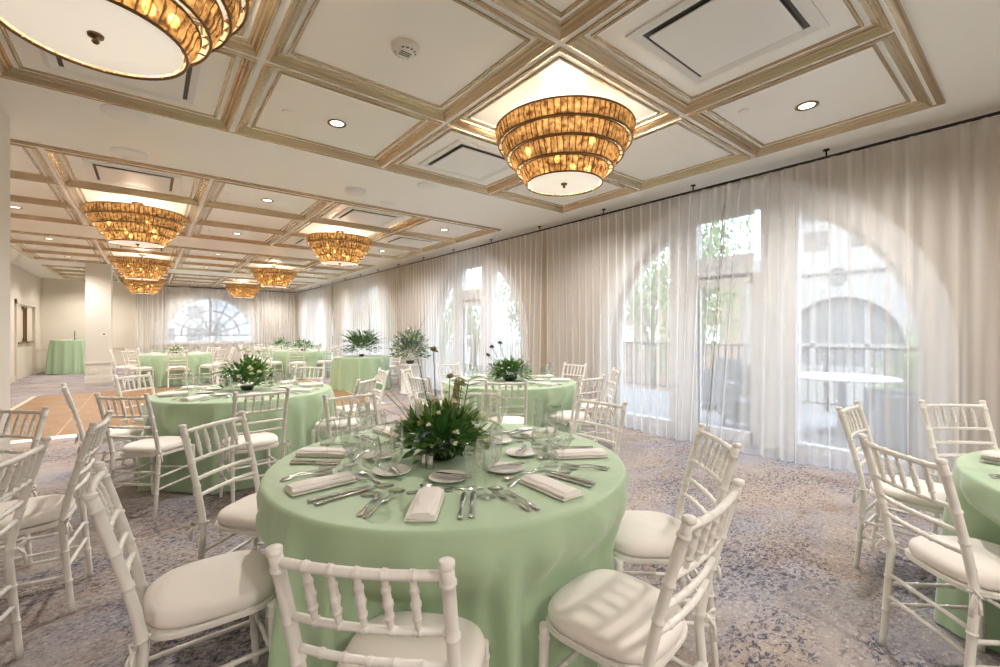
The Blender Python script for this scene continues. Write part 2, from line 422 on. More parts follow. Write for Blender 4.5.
FX, FR, FZ = 1.96, 1.42, 1.25
b = MB(); arch_wall(b, XL-.2, WALLX+.3, [FX], FR, FZ, ZC+.1, lambda u, d, z: (u, FARY+d, z), .3, sill=.95)
struct(b.build('wall_far', 'wall'))

def arcband(b, c, zc, r0, r1, d0, d1, fn, zfoot, n=40, mi=0):
    pts = [(-1, zfoot)]+[(t, None) for t in range(n+1)]+[(1, zfoot)]
    P0 = []; P1 = []
    for k, (a, z) in enumerate(pts):
        if z is not None: P0.append((c+a*r0, z)); P1.append((c+a*r1, z))
        else:
            t = pi-pi*a/n; P0.append((c+r0*cos(t), zc+r0*sin(t))); P1.append((c+r1*cos(t), zc+r1*sin(t)))
    m = len(P0)
    vs = [fn(p[0], d0, p[1]) for p in P0]+[fn(p[0], d0, p[1]) for p in P1]+[fn(p[0], d1, p[1]) for p in P0]+[fn(p[0], d1, p[1]) for p in P1]
    fs = []
    for k in range(m-1):
        fs += [(k, k+1, m+k+1, m+k), (2*m+k, 3*m+k, 3*m+k+1, 2*m+k+1), (k, 2*m+k, 2*m+k+1, k+1), (m+k, m+k+1, 3*m+k+1, 3*m+k)]
    b.add(vs, fs, mi, False)
def side_window(idx, c):
    fn = lambda u, d, z: (WALLX+d, u, z)
    root = struct(empty('window_%d' % idx, (0, 0, 0)))
    b = MB(); arcband(b, c, AZ, AR, AR+.2, -.035, 0., fn, 0.); arcband(b, c, AZ, AR+.17, AR+.21, -.055, -.0, fn, 0.)
    b.build('casing', 'white', root)
    b = MB(); arcband(b, c, AZ, AR-.07, AR, .12, .2, fn, 0.)
    # two broad mullions and the bottom rail
    for s in (-1, 1):
        u0, u1 = c+s*.32+.12, c+s*.69+.12
        if s < 0: u0, u1 = u1-.12, u0-.12
        else: u0, u1 = u0, u1
        u0, u1 = sorted((u0, u1))
        b.box(WALLX+.08, WALLX+.22, u0, u1, 0, AZ+sqrt(AR**2-min(abs(u0-c), abs(u1-c))**2)+.03)
    b.box(WALLX+.1, WALLX+.2, c-AR, c-.56, 0, .13); b.box(WALLX+.1, WALLX+.2, c+.8, c+AR, 0, .13)
    b.build('frame', 'white', root)
    b = MB()
    d0, d1 = c-.2, c+.44
    b.box(WALLX+.11, WALLX+.17, d0-.03, d1+.03, 2.0, 2.28); b.box(WALLX+.11, WALLX+.17, d0-.03, d1+.03, 0.01, .15)
    b.box(WALLX+.11, WALLX+.17, d0-.1, d0, 0.01, 2.05); b.box(WALLX+.11, WALLX+.17, d1, d1+.03, 0.01, 2.05)
    b.box(WALLX+.11, WALLX+.17, d0-.03, d1+.03, 1.9, 2.05)
    b.box(WALLX+.11, WALLX+.17, d0-.03, d1+.03, 2.74, 2.84)
    b.build('door_leaf', 'white', root)
    b = MB(); b.box(WALLX+.085, WALLX+.11, d1+.02, d1+.05, .95, 1.15); b.tube([(WALLX+.1, d1+.035, 1.05), (WALLX+.05, d1+.035, 1.05), (WALLX+.05, d1-.09, 1.05)], .009)
    b.build('door_lever', 'brass', root)
    b = MB()
    n = 40
    pts = [(c-AR+.05, .1)]+[(c+(AR-.05)*cos(pi-pi*k/n), AZ+(AR-.05)*sin(pi-pi*k/n)) for k in range(n+1)]+[(c+AR-.05, .1)]
    b.add([fn(p, .15, z) for p, z in pts]+[fn(p, .158, z) for p, z in pts], [tuple(range(len(pts))), tuple(range(len(pts), 2*len(pts)))[::-1]], 0, False)
    b.build('pane', 'pane', root)
for i, c in enumerate([-3.03, 2.42, 7.87, 13.3, 18.6]): side_window(i+1, c)  # the first window lies out of frame, added for extra daylight
# half-round window in the far wall
fn = lambda u, d, z: (u, FARY+d, z)
root = struct(empty('window_6'))
b = MB(); arcband(b, FX, FZ, FR, FR+.4, -.04, 0, fn, .95); b.box(FX-FR-.4, FX+FR+.4, FARY-.06, FARY, .85, .95); b.build('casing', 'white', root)
b = MB(); arcband(b, FX, FZ, FR-.05, FR, .1, .18, fn, .95)
dk = MB()
def bar(b, p, q, r=.02): b.tube([fn(p[0], .14, p[1]), fn(q[0], .14, q[1])], r, 6)
bar(dk, (FX-FR, 1.18), (FX+FR, 1.18), .03)
for rr in (.55, .98):
    pts = [fn(FX+rr*cos(pi*k/24), .14, 1.18+rr*sin(pi*k/24)) for k in range(25)]; dk.tube(pts, .03, 6)
for a in (22, 45, 67, 90, 113, 135, 158):
    bar(dk, (FX+.0*cos(radians(a)), 1.18), (FX+(FR-.02)*cos(radians(a)), 1.18+(FR-.02)*sin(radians(a))), .026)
bar(dk, (FX-.05, .95), (FX-.05, FZ+FR), .028); bar(dk, (FX+.18, .95), (FX+.18, 2.5), .02)
b.build('frame', 'white', root); dk.build('muntins', pbr('muntin_grey', (.10, .10, .105), .5), root)
b = MB(); n = 30; pts = [(FX+(FR-.03)*cos(pi*k/n), FZ+(FR-.03)*sin(pi*k/n)) for k in range(n+1)]+[(FX-FR+.03, .97), (FX+FR-.03, .97)]
b.add([fn(p, .16, z) for p, z in pts], [tuple(range(len(pts)))], 0, False); b.build('pane', 'pane', root)

# baseboards
b = MB(); b.box(XL, XL+.02, YB, 17.3, 0, .16); b.box(XL, XL+.02, 19.8, FARY, 0, .16); b.box(XL, XL+.025, 19.8, FARY, .72, .77); struct(b.build('baseboard_left', 'base'))
b = MB(); b.box(XL, FX-FR-.45, FARY-.02, FARY, 0, .16); b.box(XL, FX-FR-.45, FARY-.025, FARY, .72, .77); struct(b.build('baseboard_far', 'base'))
# columns
b = MB(); b.box(-1.5, -.9, 4.85, 5.4, 0, ZC); struct(b.build('wall_column_near', 'column'))
b = MB(); b.box(-1.28, -.78, 15.55, 16.15, 0, ZC)
b.box(-1.30, -.76, 15.53, 16.17, 0, .17); b.box(-1.30, -.76, 15.53, 16.17, .50, .545); struct(b.build('wall_column_far', 'column'))
# double doors on the left wall
dr = struct(empty('door_1', (XL, 18.55, 0)))
b = MB(); b.box(-.03, .04, -1.3, -1.18, 0, 2.2); b.box(-.03, .04, 1.18, 1.3, 0, 2.2); b.box(-.03, .04, -1.3, 1.3, 2.1, 2.22); b.build('door_frame', 'base', dr)
for s in (-1, 1):
    y0, y1 = (-1.17, -.005) if s < 0 else (.005, 1.17)
    b = MB(); b.box(-.08, -.03, y0, y1, .01, 2.09)
    b.box(-.03, -.018, y0+.15, y1-.15, 1.15, 1.95); b.box(-.03, -.018, y0+.15, y1-.15, .2, .9)
    lf = b.build('door_leaf', 'base', dr)
    b = MB(); b.box(-.03, .04, y0+.12, y1-.12, 1.0, 1.05); yy = y1-.14 if s < 0 else y0+.14; b.box(-.03, .015, yy-.02, yy+.02, 1.0, 2.05); b.box(-.03, .03, yy-.14, yy+.05, 2.0, 2.05); b.build('panic_bar', 'brass', dr)
# thermostat, outlet, wall switch
b = MB(); b.box(-.06, .06, -.025, 0, -.04, .04); b.box(-.03, .03, -.028, -.024, -.015, .02, 1); tag(b.build('thermostat', ['plate', 'print'], None, (-.92, 15.55, 1.27)), 'small white thermostat with dark screen on the far column', 'thermostat')
b = MB(); b.box(-.055, .055, -.012, 0, -.055, .055); b.box(-.035, -.008, -.014, -.011, -.03, .03, 1); b.box(.008, .035, -.014, -.011, -.03, .03, 1)
tag(b.build('power_outlet', ['plate', 'base'], None, (-1.12, 15.53, .32)), 'white wall outlet low on the face of the far column', 'outlet')
b = MB(); b.box(0, .012, -.04, .04, -.06, .06); b.box(.012, .02, -.012, .012, -.02, .02); tag(b.build('light_switch', 'plate', None, (XL, 20.1, 1.3)), 'white light switch on the wall beside the double doors', 'light switch')

# ------------------------------------------------------------------ curtains
def rod(name, p, q, label, nb):
    r = empty(name, (0, 0, 0)); tag(r, label, 'curtain rod')
    b = MB(); b.tube([p, q], .014, 8); b.build('rod', 'black', r)
    for k in range(nb):
        t = (k+.5)/nb; x, y = p[0]+(q[0]-p[0])*t, p[1]+(q[1]-p[1])*t
        b = MB(); b.tube([(x, y, p[2]), (x, y, ZC)], .008, 6); b.lathe([(.001, -.012), (.028, -.012), (.028, 0.)], 12, (x, y, ZC)); b.build('ceiling_bracket', 'black', r)
rod('curtain_rod', (WX, -6.0, 3.045), (WX, FARY-.12, 3.045), 'long black curtain rod hung from the ceiling along the window wall', 20)
rod('curtain_rod', (-.4, FARY-.14, 3.045), (WX-.1, FARY-.14, 3.045), 'shorter black curtain rod across the far end wall', 5)
def curtain(u0, u1, fn, label, seed, edge=None, dens=.135):
    rng = random.Random(seed); L_ = u1-u0; nw = max(4, int(L_/dens)); nu = nw*10+1
    ph = [rng.uniform(-.5, .5) for _ in range(nw+2)]; am = [rng.uniform(.55, 1.25) for _ in range(nw+2)]
    rows = [3.027, 3.0, 2.6, 2.0, 1.4, .8, .3, .02]
    p1, p2 = rng.uniform(0, 6), rng.uniform(0, 6)
    def f(u, v):
        t = u/(nu-1); w = t*nw; k = int(min(w, nw-1)); fr = w-k
        a = am[k]*(1-fr)+am[k+1]*fr; pz = ph[k]*(1-fr)+ph[k+1]*fr
        z = rows[v]; dz = (3.035-z)/3.
        A = (.030+.012*dz)*a
        d = A*sin(2*pi*w+pz)+dz*(.05*sin(t*L_*2.1+p1)+.035*sin(t*L_*4.7+p2))
        uu = u0+t*L_+dz*.02*sin(2*pi*w*.5+pz*3)
        if edge:
            if t > .97 and edge[1]: uu += edge[1]*dz
            elif t > .8 and edge[1]: uu += edge[1]*dz*(t-.8)/.17
            if t < .2 and edge[0]: uu += edge[0]*dz*(1-t/.2)
        return fn(uu, d, z)
    b = MB(); b.grid(nu, len(rows), f)
    o = b.build('sheer_curtain', 'sheer'); tag(o, label, 'curtain', 'sheer white curtains'); 
    # stitched hem tape and leading edges
    e = MB(); e.grid(nu, 2, lambda u, v: (lambda q: (q[0]-.003, q[1]-.0, q[2]))(f(u, 0)) if v == 0 else (lambda q: (q[0]-.003, q[1], 2.945))(f(u, 1)))
    e.build('heading_tape', 'sheer', o)
    for uu in (0, nu-1):
        e = MB(); e.tube([f(uu, v) for v in range(len(rows))], .008, 5); e.build('side_hem', M['hem'], o)
M['hem'] = pbr('curtain_side_hem', (.62, .60, .58), .8)
fw = lambda u, d, z: (WX+d, u, z)
spans = [(-5.9, -3.0, 'sheer white curtain over the added window beyond the right edge'), (-3.0, -.2, 'sheer white curtain between the big nearest arched window and the right edge'),
         (-.2, 2.31, 'sheer white curtain over the right half of the big nearest arched window'),
         (2.31, 5.22, 'sheer white curtain over the left half of the big nearest arched window'),
         (5.30, 7.95, 'sheer white curtain over the right half of the second arched window'),
         (7.95, 10.6, 'sheer white curtain over the left half of the second arched window'),
         (10.68, 13.3, 'sheer white curtain over the right half of the third arched window'),
         (13.3, 16.0, 'sheer white curtain over the left half of the third arched window'),
         (16.08, 18.5, 'sheer white curtain over the right half of the last side window'),
         (18.5, 20.65, 'sheer white curtain over the last side window next to the corner')]
for i, (a, c_, lb) in enumerate(spans): curtain(a+.015, c_-.015, fw, lb, i+3, edge=(.22 if i == 3 else 0, 0.22 if i == 2 else 0.0))
ff = lambda u, d, z: (u, FARY-.14-d, z)
for i, (a, c_, lb) in enumerate([(-.38, .48, 'sheer curtain on the far wall left of the half-round window'), (.51, 3.42, 'sheer curtain on the far wall across the half-round window'), (3.53, 5.0, 'sheer curtain on the far wall right of the half-round window by the corner')]):
    curtain(a, c_, ff, lb, i+20, dens=.135 if i != 1 else .30)

# ------------------------------------------------------------------ chandeliers
def make_chandelier():
    r = empty('chandelier')
    TR = [(.535, .557), (.468, .505), (.39, .435), (.303, .352)]
    z = -.15
    for i, (rb, rt) in enumerate(TR):
        n = int(2*pi*rt/.047); h = .106
        mt = mat_amber('amber_glass_tier_%d' % (i+1), n)
        b = MB(); seg = n*6
        def f(u, v, z=z, rb=rb, rt=rt, n=n, h=h, seg=seg):
            t = 2*pi*u/seg; s = v/5
            rr = rt+(rb-rt)*s + .010*abs(sin(t*n/2+.5*sin(9*t)))-.006*(1-sin(pi*s))*.8+.003*sin(7*t+s*8)
            return (rr*cos(t), rr*sin(t), z-(h+.006*abs(sin(t*n/2+.5*sin(9*t))))*s)
        b.grid(seg, 6, f, wu=True, flip=True)
        tier = b.build('glass_tier', mt, r); 
        b = MB()
        for zz, rr in ((z+.004, rt+.004), (z-h, rb+.004)):
            pts = [(rr*cos(2*pi*k/64), rr*sin(2*pi*k/64), zz) for k in range(65)]; b.tube(pts, .007, 6, caps=False)
        for k in range(6):
            a = k*pi/3
            if i < 3: b.tube([(rb*cos(a), rb*sin(a), z-h), (TR[i+1][1]*cos(a), TR[i+1][1]*sin(a), z-h)], .004, 5)
        b.build('tier_ring', 'bronze', tier)
        z -= h
    b = MB(); b.lathe([(.0005, 0), (.288, 0), (.293, .004), (.288, .008), (.0005, .008)], 48, (0, 0, z+.006)); b.build('diffuser', 'diff', r)
    b = MB(); b.lathe([(.0005, -.036), (.008, -.034), (.014, -.026), (.008, -.018), (.010, -.012), (.026, -.008), (.028, 0.002), (.0005, .002)], 16, (0, 0, z+.004)); b.build('finial', 'brass', r)
    b = MB(); b.tube([(0, 0, 0), (0, 0, z+.01)], .01, 8); b.build('stem', 'bronze', r)
    for k in range(3):
        a = k*2*pi/3; b = MB(); b.tube([(0, 0, -.115), (.55*cos(a), .55*sin(a), -.148)], .006, 6); b.build('arm', 'bronze', r)
    b = MB(); b.lathe([(.0005, -.03), (.05, -.03), (.065, -.015), (.07, 0)], 24); b.build('canopy', 'bronze', r)
    for k in range(6):
        a = k*pi/3+.3; rr, zb = (.2, -.435) if k % 2 else (.3, -.315)
        b = MB(); b.lathe([(.0005, -.03), (.016, -.027), (.024, -.01), (.022, .01), (.012, .025), (.0005, .028)], 10, (rr*cos(a), rr*sin(a), zb)); b.build('bulb', 'bulb', r)
    return r
CHP = Proto(make_chandelier())
chand = [(1, 0, 'large tiered amber glass chandelier cut off at the top left corner'),
         (3, 0, 'nearest whole tiered amber chandelier in front of the curtains'),
         (1, 1, 'tiered amber chandelier above the dance floor on the left'),
         (3, 1, 'tiered amber chandelier over the middle, second along the window side'),
         (1, 2, 'tiered amber chandelier third in the left row'),
         (3, 2, 'tiered amber chandelier third along the window side row'),
         (1, 3, 'farthest tiered amber chandelier in the left row by the column'),
         (3, 3, 'farthest tiered amber chandelier before the half-round window'),
         (1, 4, 'added tiered amber chandelier in the unseen near-end ceiling bay on the left'), (3, 4, 'added tiered amber chandelier in the unseen near-end ceiling bay on the window side')]  # last two hang out of view, added to light the visible room
CY = {4: -2.94, 0: 2.50, 1: 7.93, 2: 13.2, 3: 18.2}
for ci, fi, lb in chand:
    x = (-.12 if ci == 1 else 2.67); y = CY[fi]
    if (ci, fi) == (1, 0): x, y = -.17, 2.44
    CHP.place((x, y, PZ), random.uniform(0, 6) if fi else .2, lb, 'chandelier', 'tiered amber glass chandeliers')
    ld = bpy.data.lights.new('chandelier_light', 'POINT'); ld.energy = 19; ld.color = (1., .86, .68); ld.shadow_soft_size = .16
    lo = bpy.data.objects.new('chandelier_light', ld); COL.objects.link(lo); lo.location = (x, y, PZ-.32)

# ------------------------------------------------------------------ ceiling fittings
bay = ['nearest', 'second', 'third', 'farthest']
colw = ['leftmost', 'left', 'middle', 'right', 'window-side']
roww = ['front', 'centre', 'rear']
def make_dl():
    r = empty('downlight')
    b = MB(); b.lathe([(.075, 0), (.078, -.006), (.068, -.009), (.056, -.004), (.052, .02)], 28); b.build('bezel', 'brass', r)
    b = MB(); b.lathe([(.0005, .0), (.054, .0)], 24, (0, 0, -.001)); b.build('lamp_face', 'dl', r)
    return r
DLP = Proto(make_dl())
bay.append('unseen near-end')  # downlights in this bay are added out of view to brighten the room
for fi in range(5):
    for ci in (0, 2, 4):
        for ri in (0, 2):
            if fi == 0 and (ci == 0 or (ci == 2 and ri == 0)): continue
            x, y = CELLS[(fi, ci, ri)]
            DLP.place((x, y, PZ-.001), 0, 'lit round downlight in the %s %s coffer of the %s ceiling bay' % (colw[ci], roww[ri], bay[fi]), 'downlight', 'recessed ceiling downlights')
            ld = bpy.data.lights.new('downlight_beam', 'SPOT'); ld.energy = 142; ld.color = (1., .935, .87); ld.spot_size = radians(152); ld.spot_blend = .8; ld.shadow_soft_size = .05
            lo = bpy.data.objects.new('downlight_beam', ld); COL.objects.link(lo); lo.location = (x, y, PZ-.03)
def make_vent():
    r = empty('air_vent')
    b = MB()
    w, h = .42, .40
    for (a0, z0), (a1, z1) in zip([(0, 0), (.0, -.012), (.03, -.02), (.07, -.006), (.07, 0)], [(.0, -.012), (.03, -.02), (.07, -.006), (.07, 0), (.08, 0.02)]): ring(b, -w, w, -h, h, a0, z0, a1, z1, 0)
    b.build('vent_frame', 'vent', r)
    b = MB(); b.box(-w+.1, w-.1, -h+.1, h-.1, -.022, -.014); b.build('face_plate', 'vent', r)
    b = MB(); b.box(-w+.07, w-.07, -h+.07, h-.07, -.004, -.001); b.build('dark_slot', 'slot', r)
    return r
VP_ = Proto(make_vent())
for fi in range(4):
    for ci, ri in ((1, 0), (1, 2), (3, 0), (3, 2)) + (((4, 1),) if fi in (1, 2) else ()):
        if fi == 0 and (ci, ri) == (1, 0): continue
        x, y = CELLS[(fi, ci, ri)]
        VP_.place((x, y, PZ), 0, 'square white air vent in the %s %s coffer of the %s ceiling bay' % (colw[ci], roww[ri], bay[fi]), 'air vent', 'square ceiling air vents')
def disc(name, r_, h, loc, mats, label, cat, group=None, extra=None):
    b = MB(); b.lathe([(r_, 0), (r_, -h*.7), (r_*.93, -h), (.0005, -h)], 36)
    if extra: extra(b)
    o = b.build(name, mats, None, loc); tag(o, label, cat, group); return o
# smoke detector with lettering blocks on its ring
sx, sy = CELLS[(0, 2, 1)]
sd = empty('smoke_detector', (1.256, 2.526, PZ)); tag(sd, 'round smoke detector in the middle coffer between the two nearest chandeliers', 'smoke detector')
b = MB(); b.lathe([(.085, 0), (.085, -.02), (.07, -.035), (.055, -.04), (.0005, -.042)], 32); b.build('housing', 'plast', sd)
b = MB()
for k in range(14):
    a = 2*pi*k/14
    if k % 7 in (0, 1): continue
    b.add([(rr*cos(a+da), rr*sin(a+da), zz) for rr, zz, da in ((.058, -.0405, -.12), (.068, -.037, -.12), (.068, -.037, .12), (.058, -.0405, .12))], [(0, 1, 2, 3)], 0, False)
for k in range(3): b.box(-.035, .035, -.02+k*.018, -.012+k*.018, -.044, -.0425)
b.build('printed_marks', 'print', sd)
for k, (px, py, rr, h, lb, cat, nmx) in enumerate([
        (-.15, 4.70, .155, .010, 'flat white ceiling speaker in the plain strip nearest the top left chandelier', 'ceiling speaker', 'ceiling_speaker'),
        (-.146, 5.70, .15, .010, 'flat white ceiling speaker above the left of the second ceiling bay', 'ceiling speaker', 'ceiling_speaker'),
        (2.02, 5.43, .125, .045, 'raised white drum detector on the plain ceiling strip', 'detector', 'motion_detector'),
        (2.64, 4.72, .12, .008, 'small flat white round cover on the plain strip, right of the drum detector', 'ceiling cover', 'ceiling_cover'),
        (2.59, 5.72, .11, .007, 'small flat white round cover beyond the drum detector', 'ceiling cover', 'ceiling_cover')]):
    disc(nmx, rr, h, (px, py, ZC), 'vent', lb, cat, extra=(lambda b, rr=rr, h=h: b.lathe([(rr*.75, -h-.002), (rr*.78, -h-.004), (rr*.75, -h-.004)], 32)) if rr > .1 else None)
for i, (fi, ci, ri, dx, dy) in enumerate([(0, 2, 2, -.38, .05), (0, 4, 2, -.1, -.1), (0, 4, 0, -.3, .35), (1, 2, 0, -.45, 0), (1, 2, 2, -.4, 0)]):
    x, y = CELLS[(fi, ci, ri)]
    b = MB(); b.lathe([(.04, 0), (.04, -.004), (.034, -.007), (.0005, -.007)], 20)
    tag(b.build('sprinkler_cover', 'panel', None, (x+dx, y+dy, PZ)), 'small round sprinkler cover in the %s %s coffer of the %s bay' % (colw[ci], roww[ri], bay[fi]), 'sprinkler cover', 'round sprinkler covers')

# ------------------------------------------------------------------ chair
def nodes_tube(b, pts, r, ring_ts, rr, n=10, m=24):
    """tube through pts with raised bamboo rings at the fractions ring_ts"""
    pts = [Vector(p) for p in pts]
    seg = [(q-p).length for p, q in zip(pts, pts[1:])]; tot = sum(seg)
    def at(t):
        d = t*tot
        for i, s in enumerate(seg):
            if d <= s or i == len(seg)-1: return pts[i].lerp(pts[i+1], min(1, d/s))
            d -= s
    ts = [(k/m, None) for k in range(m+1)]
    w = .0045/tot
    for t in ring_ts: ts += [(t-w*1.4, 0), (t-w*.6, 1), (t+w*.6, 1), (t+w*1.4, 0)]
    ts = sorted(x for x in ts if 0 <= x[0] <= 1)
    P_, R_ = [], []
    for t, flag in ts:
        base = r(t) if callable(r) else r
        P_.append(at(t)); R_.append(base+(rr if flag == 1 else 0))
    b.tube(P_, R_, n)
def make_chair():
    r = empty('banquet_chair')
    def back(z): # y of the back at height z, leaning
        return -.178-.115*((z-.43)/.47)**1.25 if z > .43 else -.178-.035*((.43-z)/.43)
    for s in (-1, 1):
        zs = [0, .15, .3, .43, .52, .62, .72, .82, .90]
        pts = [(s*(.180 if z < .44 else .180+.004*(z-.44)/.46), back(z), z) for z in zs]
        b = MB(); nodes_tube(b, pts, lambda t: .0128+.0020*min(1, t*2.2), [.17, .33, .5, .68, .80, .95], .003, 12)
        b.lathe([(.0005, .009), (.013, .0085), (.0165, .006), (.0168, -.006), (.0145, -.009)], 14, (pts[-1][0], pts[-1][1], .90))
        b.build('rear_post', 'chair', r)
        b = MB(); nodes_tube(b, [(s*.180, .182, 0), (s*.176, .172, .2), (s*.172, .165, .425)], lambda t: .0125+.004*t, [.3, .62, .9], .003, 12); b.build('front_leg', 'chair', r)
    def rail(z, rad, name, rings):
        y = back(z); pts = []
        for k in range(9):
            t = -1+2*k/8; pts.append((t*.172, y-.016*(1-t*t), z))
        b = MB(); nodes_tube(b, pts, rad, rings, .0025, 10); b.build(name, 'chair', r)
    rail(.872, .0108, 'top_rail', [.17, .33, .5, .67, .83])
    for z in (.735, .65, .575): rail(z, .0092, 'back_rail', [.17, .33, .5, .67, .83])
    for k in range(5):
        t = -.667+k*.3335; x = t*.172; off = .016*(1-t*t)
        b = MB(); nodes_tube(b, [(x, back(.735)-off, .732), (x, back(.80)-off, .80), (x, back(.872)-off, .872)], lambda q: .0068+.0032*sin(pi*min(1, max(0, q)))**2, [.27, .5, .74], .0025, 8, 12)
        b.build('spindle', 'chair', r)
    # seat frame
    def outline(w0, w1, y0, y1, n=40, p=4.):
        out = []
        for k in range(n):
            a = 2*pi*k/n; ca, sa = cos(a), sin(a)
            x = abs(ca)**(2/p)*(1 if ca > 0 else -1); y = abs(sa)**(2/p)*(1 if sa > 0 else -1)
            t = (y+1)/2; w = w0+(w1-w0)*t
            out.append((x*w, y0+(y1-y0)*t))
        return out
    o1 = outline(.172, .196, -.176, .19); b = MB(); b.prism(o1, .415, .437); o2 = outline(.176, .200, -.178, .194); b.prism(o2, .420, .432); b.build('seat_frame', 'chair', r)
    b = MB(); oc = outline(.176, .205, -.178, .200, 48, 3.0); n = 48
    layers = [(.93, .438), (.985, .443), (1.0, .455), (1.0, .466), (.97, .479), (.88, .489), (.7, .495), (.4, .499), (.0008, .500)]
    vs = [(x*s, (y-.011)*s+.011, z+.003*sin(x*s*19+1)*sin(y*s*17)*(1 if s < .95 else 0)) for s, z in layers for x, y in oc]
    fs = [(v*n+u, v*n+(u+1) % n, (v+1)*n+(u+1) % n, (v+1)*n+u) for v in range(len(layers)-1) for u in range(n)]
    b.add(vs, fs, 0, True); b.add([(x*.93, (y-.011)*.93+.011, .438) for x, y in oc], [tuple(range(n))[::-1]], 1, False)
    cu = b.build('seat_cushion', ['cushion', 'under'], r)
    for s in (-1, 1):
        b = MB()
        x, y = s*.180, -.185
        b.tube([(x*.9, -.165, .452), (x+s*.012, y+.012, .455), (x+s*.018, y-.014, .452), (x-.0, y-.02, .45)], .0055, 6)
        b.tube([(x+s*.018, y-.01, .452), (x+s*.035, y-.03, .47), (x+s*.05, y-.02, .452), (x+s*.03, y-.01, .445)], .005, 5)
        b.tube([(x+s*.018, y-.012, .45), (x+s*.03, y-.03, .42), (x+s*.028, y-.034, .375)], [.005, .006, .007], 5)
        b.tube([(x+s*.018, y-.012, .45), (x+s*.045, y-.02, .43), (x+s*.05, y-.022, .395)], [.005, .006, .007], 5)
        b.build('seat_tie', 'ribbon', cu)
    def stret(p, q):
        b = MB(); nodes_tube(b, [p, q], .0085, [.33, .66], .0022, 8, 4); b.build('stretcher', 'chair', r)
    for s in (-1, 1):
        stret((s*.178, back(.27), .27), (s*.175, .168, .27)); stret((s*.179, back(.18), .18), (s*.177, .173, .18))
    stret((-.174, .169, .24), (.174, .169, .24)); stret((-.178, back(.22), .22), (.178, back(.22), .22)); stret((-.178, back(.31), .31), (.178, back(.31), .31))
    return r
CP = Proto(make_chair())
CHAIR_XY = []
def chair_at(x, y, fx, fy, label, group):
    """x, y: seat centre; fx, fy: the way the sitter faces"""
    CHAIR_XY.append((x, y))
    return CP.place((x, y, 0), atan2(-fx, fy), label, 'chair', group)
POSN = {0: 'front', 1: 'front right', 2: 'right', 3: 'back right', 4: 'back', 5: 'back left', 6: 'left', 7: 'front left'}

# ------------------------------------------------------------------ tablecloths
def cloth(cx, cy, R, H, rot, chair_as, seed, label, nf=22, flare=.10, cap=None, group='sage green floor-length tablecloths'):
    rng = random.Random(seed)
    ph = [rng.uniform(0, 2*pi) for _ in range(6)]; nu = 288
    fold = []
    base = [rng.uniform(.35, 1.) for _ in range(nf)]
    def ampl(t):
        w = (t/(2*pi)*nf) % nf; k = int(w); fr = w-k
        a = base[k % nf]*(1-fr)+base[(k+1) % nf]*fr
        return a
    rows = []
    for k in range(9): rows.append(('t', R*(k/8)**.8*.985 if k else 0.0006))
    for k in range(1, 5): rows.append(('e', k/4))
    for k in range(1, 15): rows.append(('h', k/14))
    def f(u, v):
        t = 2*pi*u/nu; typ, q = rows[v]
        if typ == 't': return (q*cos(t), q*sin(t), H+.0006*sin(5*t)*q)
        er = .018
        if typ == 'e':
            a = q*pi/2; rr = R*.985+er*sin(a)+.0*q; return (rr*cos(t), rr*sin(t), H-er*(1-cos(a)))
        s = q; z = (H-er)*(1-s)+.008*s
        w = t/(2*pi)*nf
        am = ampl(t)
        wave = (.5+.5*cos(2*pi*w+.8*sin(3*t+ph[0])))**1.9
        rr = R*.985+er+flare*s**.8*(.35+.35*sin(2*t+ph[1])*.3)+ .135*s**.6*am*wave*(1 if s > .03 else s/.03)-.022*s
        for ca, cap in chair_as:
            d = abs((t-ca+pi) % (2*pi)-pi)
            wd = radians(16.); fd = radians(6.)
            k = 1 if d < wd else max(0, 1-(d-wd)/fd)
            if k > 0 and cap and s > .07:
                kk = k*k*(3-2*k)*(lambda q: q*q*(3-2*q))(min(1, (s-.07)/.30))
                # pushed back behind the chair seat; straight line across the seat's width
                lim = min(cap, R+.2)/cos(min(d, radians(20)))-.012+(.028 if s > .45 else .006)*wave*am
                rr = rr+(min(rr, lim)-rr)*kk
        return (rr*cos(t), rr*sin(t), z)
    b = MB(); b.grid(nu, len(rows), f, wu=True)
    o = b.build('tablecloth', 'cloth', None, (cx, cy, 0), 0.); tag(o, label, 'tablecloth', group)
    return o
def table_under(cx, cy, R, H, label):
    r = empty('round_table', (cx, cy, 0)); tag(r, label, 'table', 'round banquet tables under cloths')
    b = MB(); b.lathe([(.0005, H-.034), (R*.965, H-.034), (R*.97, H-.02), (R*.965, H-.004), (.0005, H-.004)], 48); b.build('tabletop', 'wicker', r)
    for k in range(4):
        a = k*pi/2+.4; b = MB(); b.tube([(.5*R*cos(a), .5*R*sin(a), H-.03), (.62*R*cos(a), .62*R*sin(a), 0)], .014, 8); b.build('leg', 'black', r)
TABLES = {}
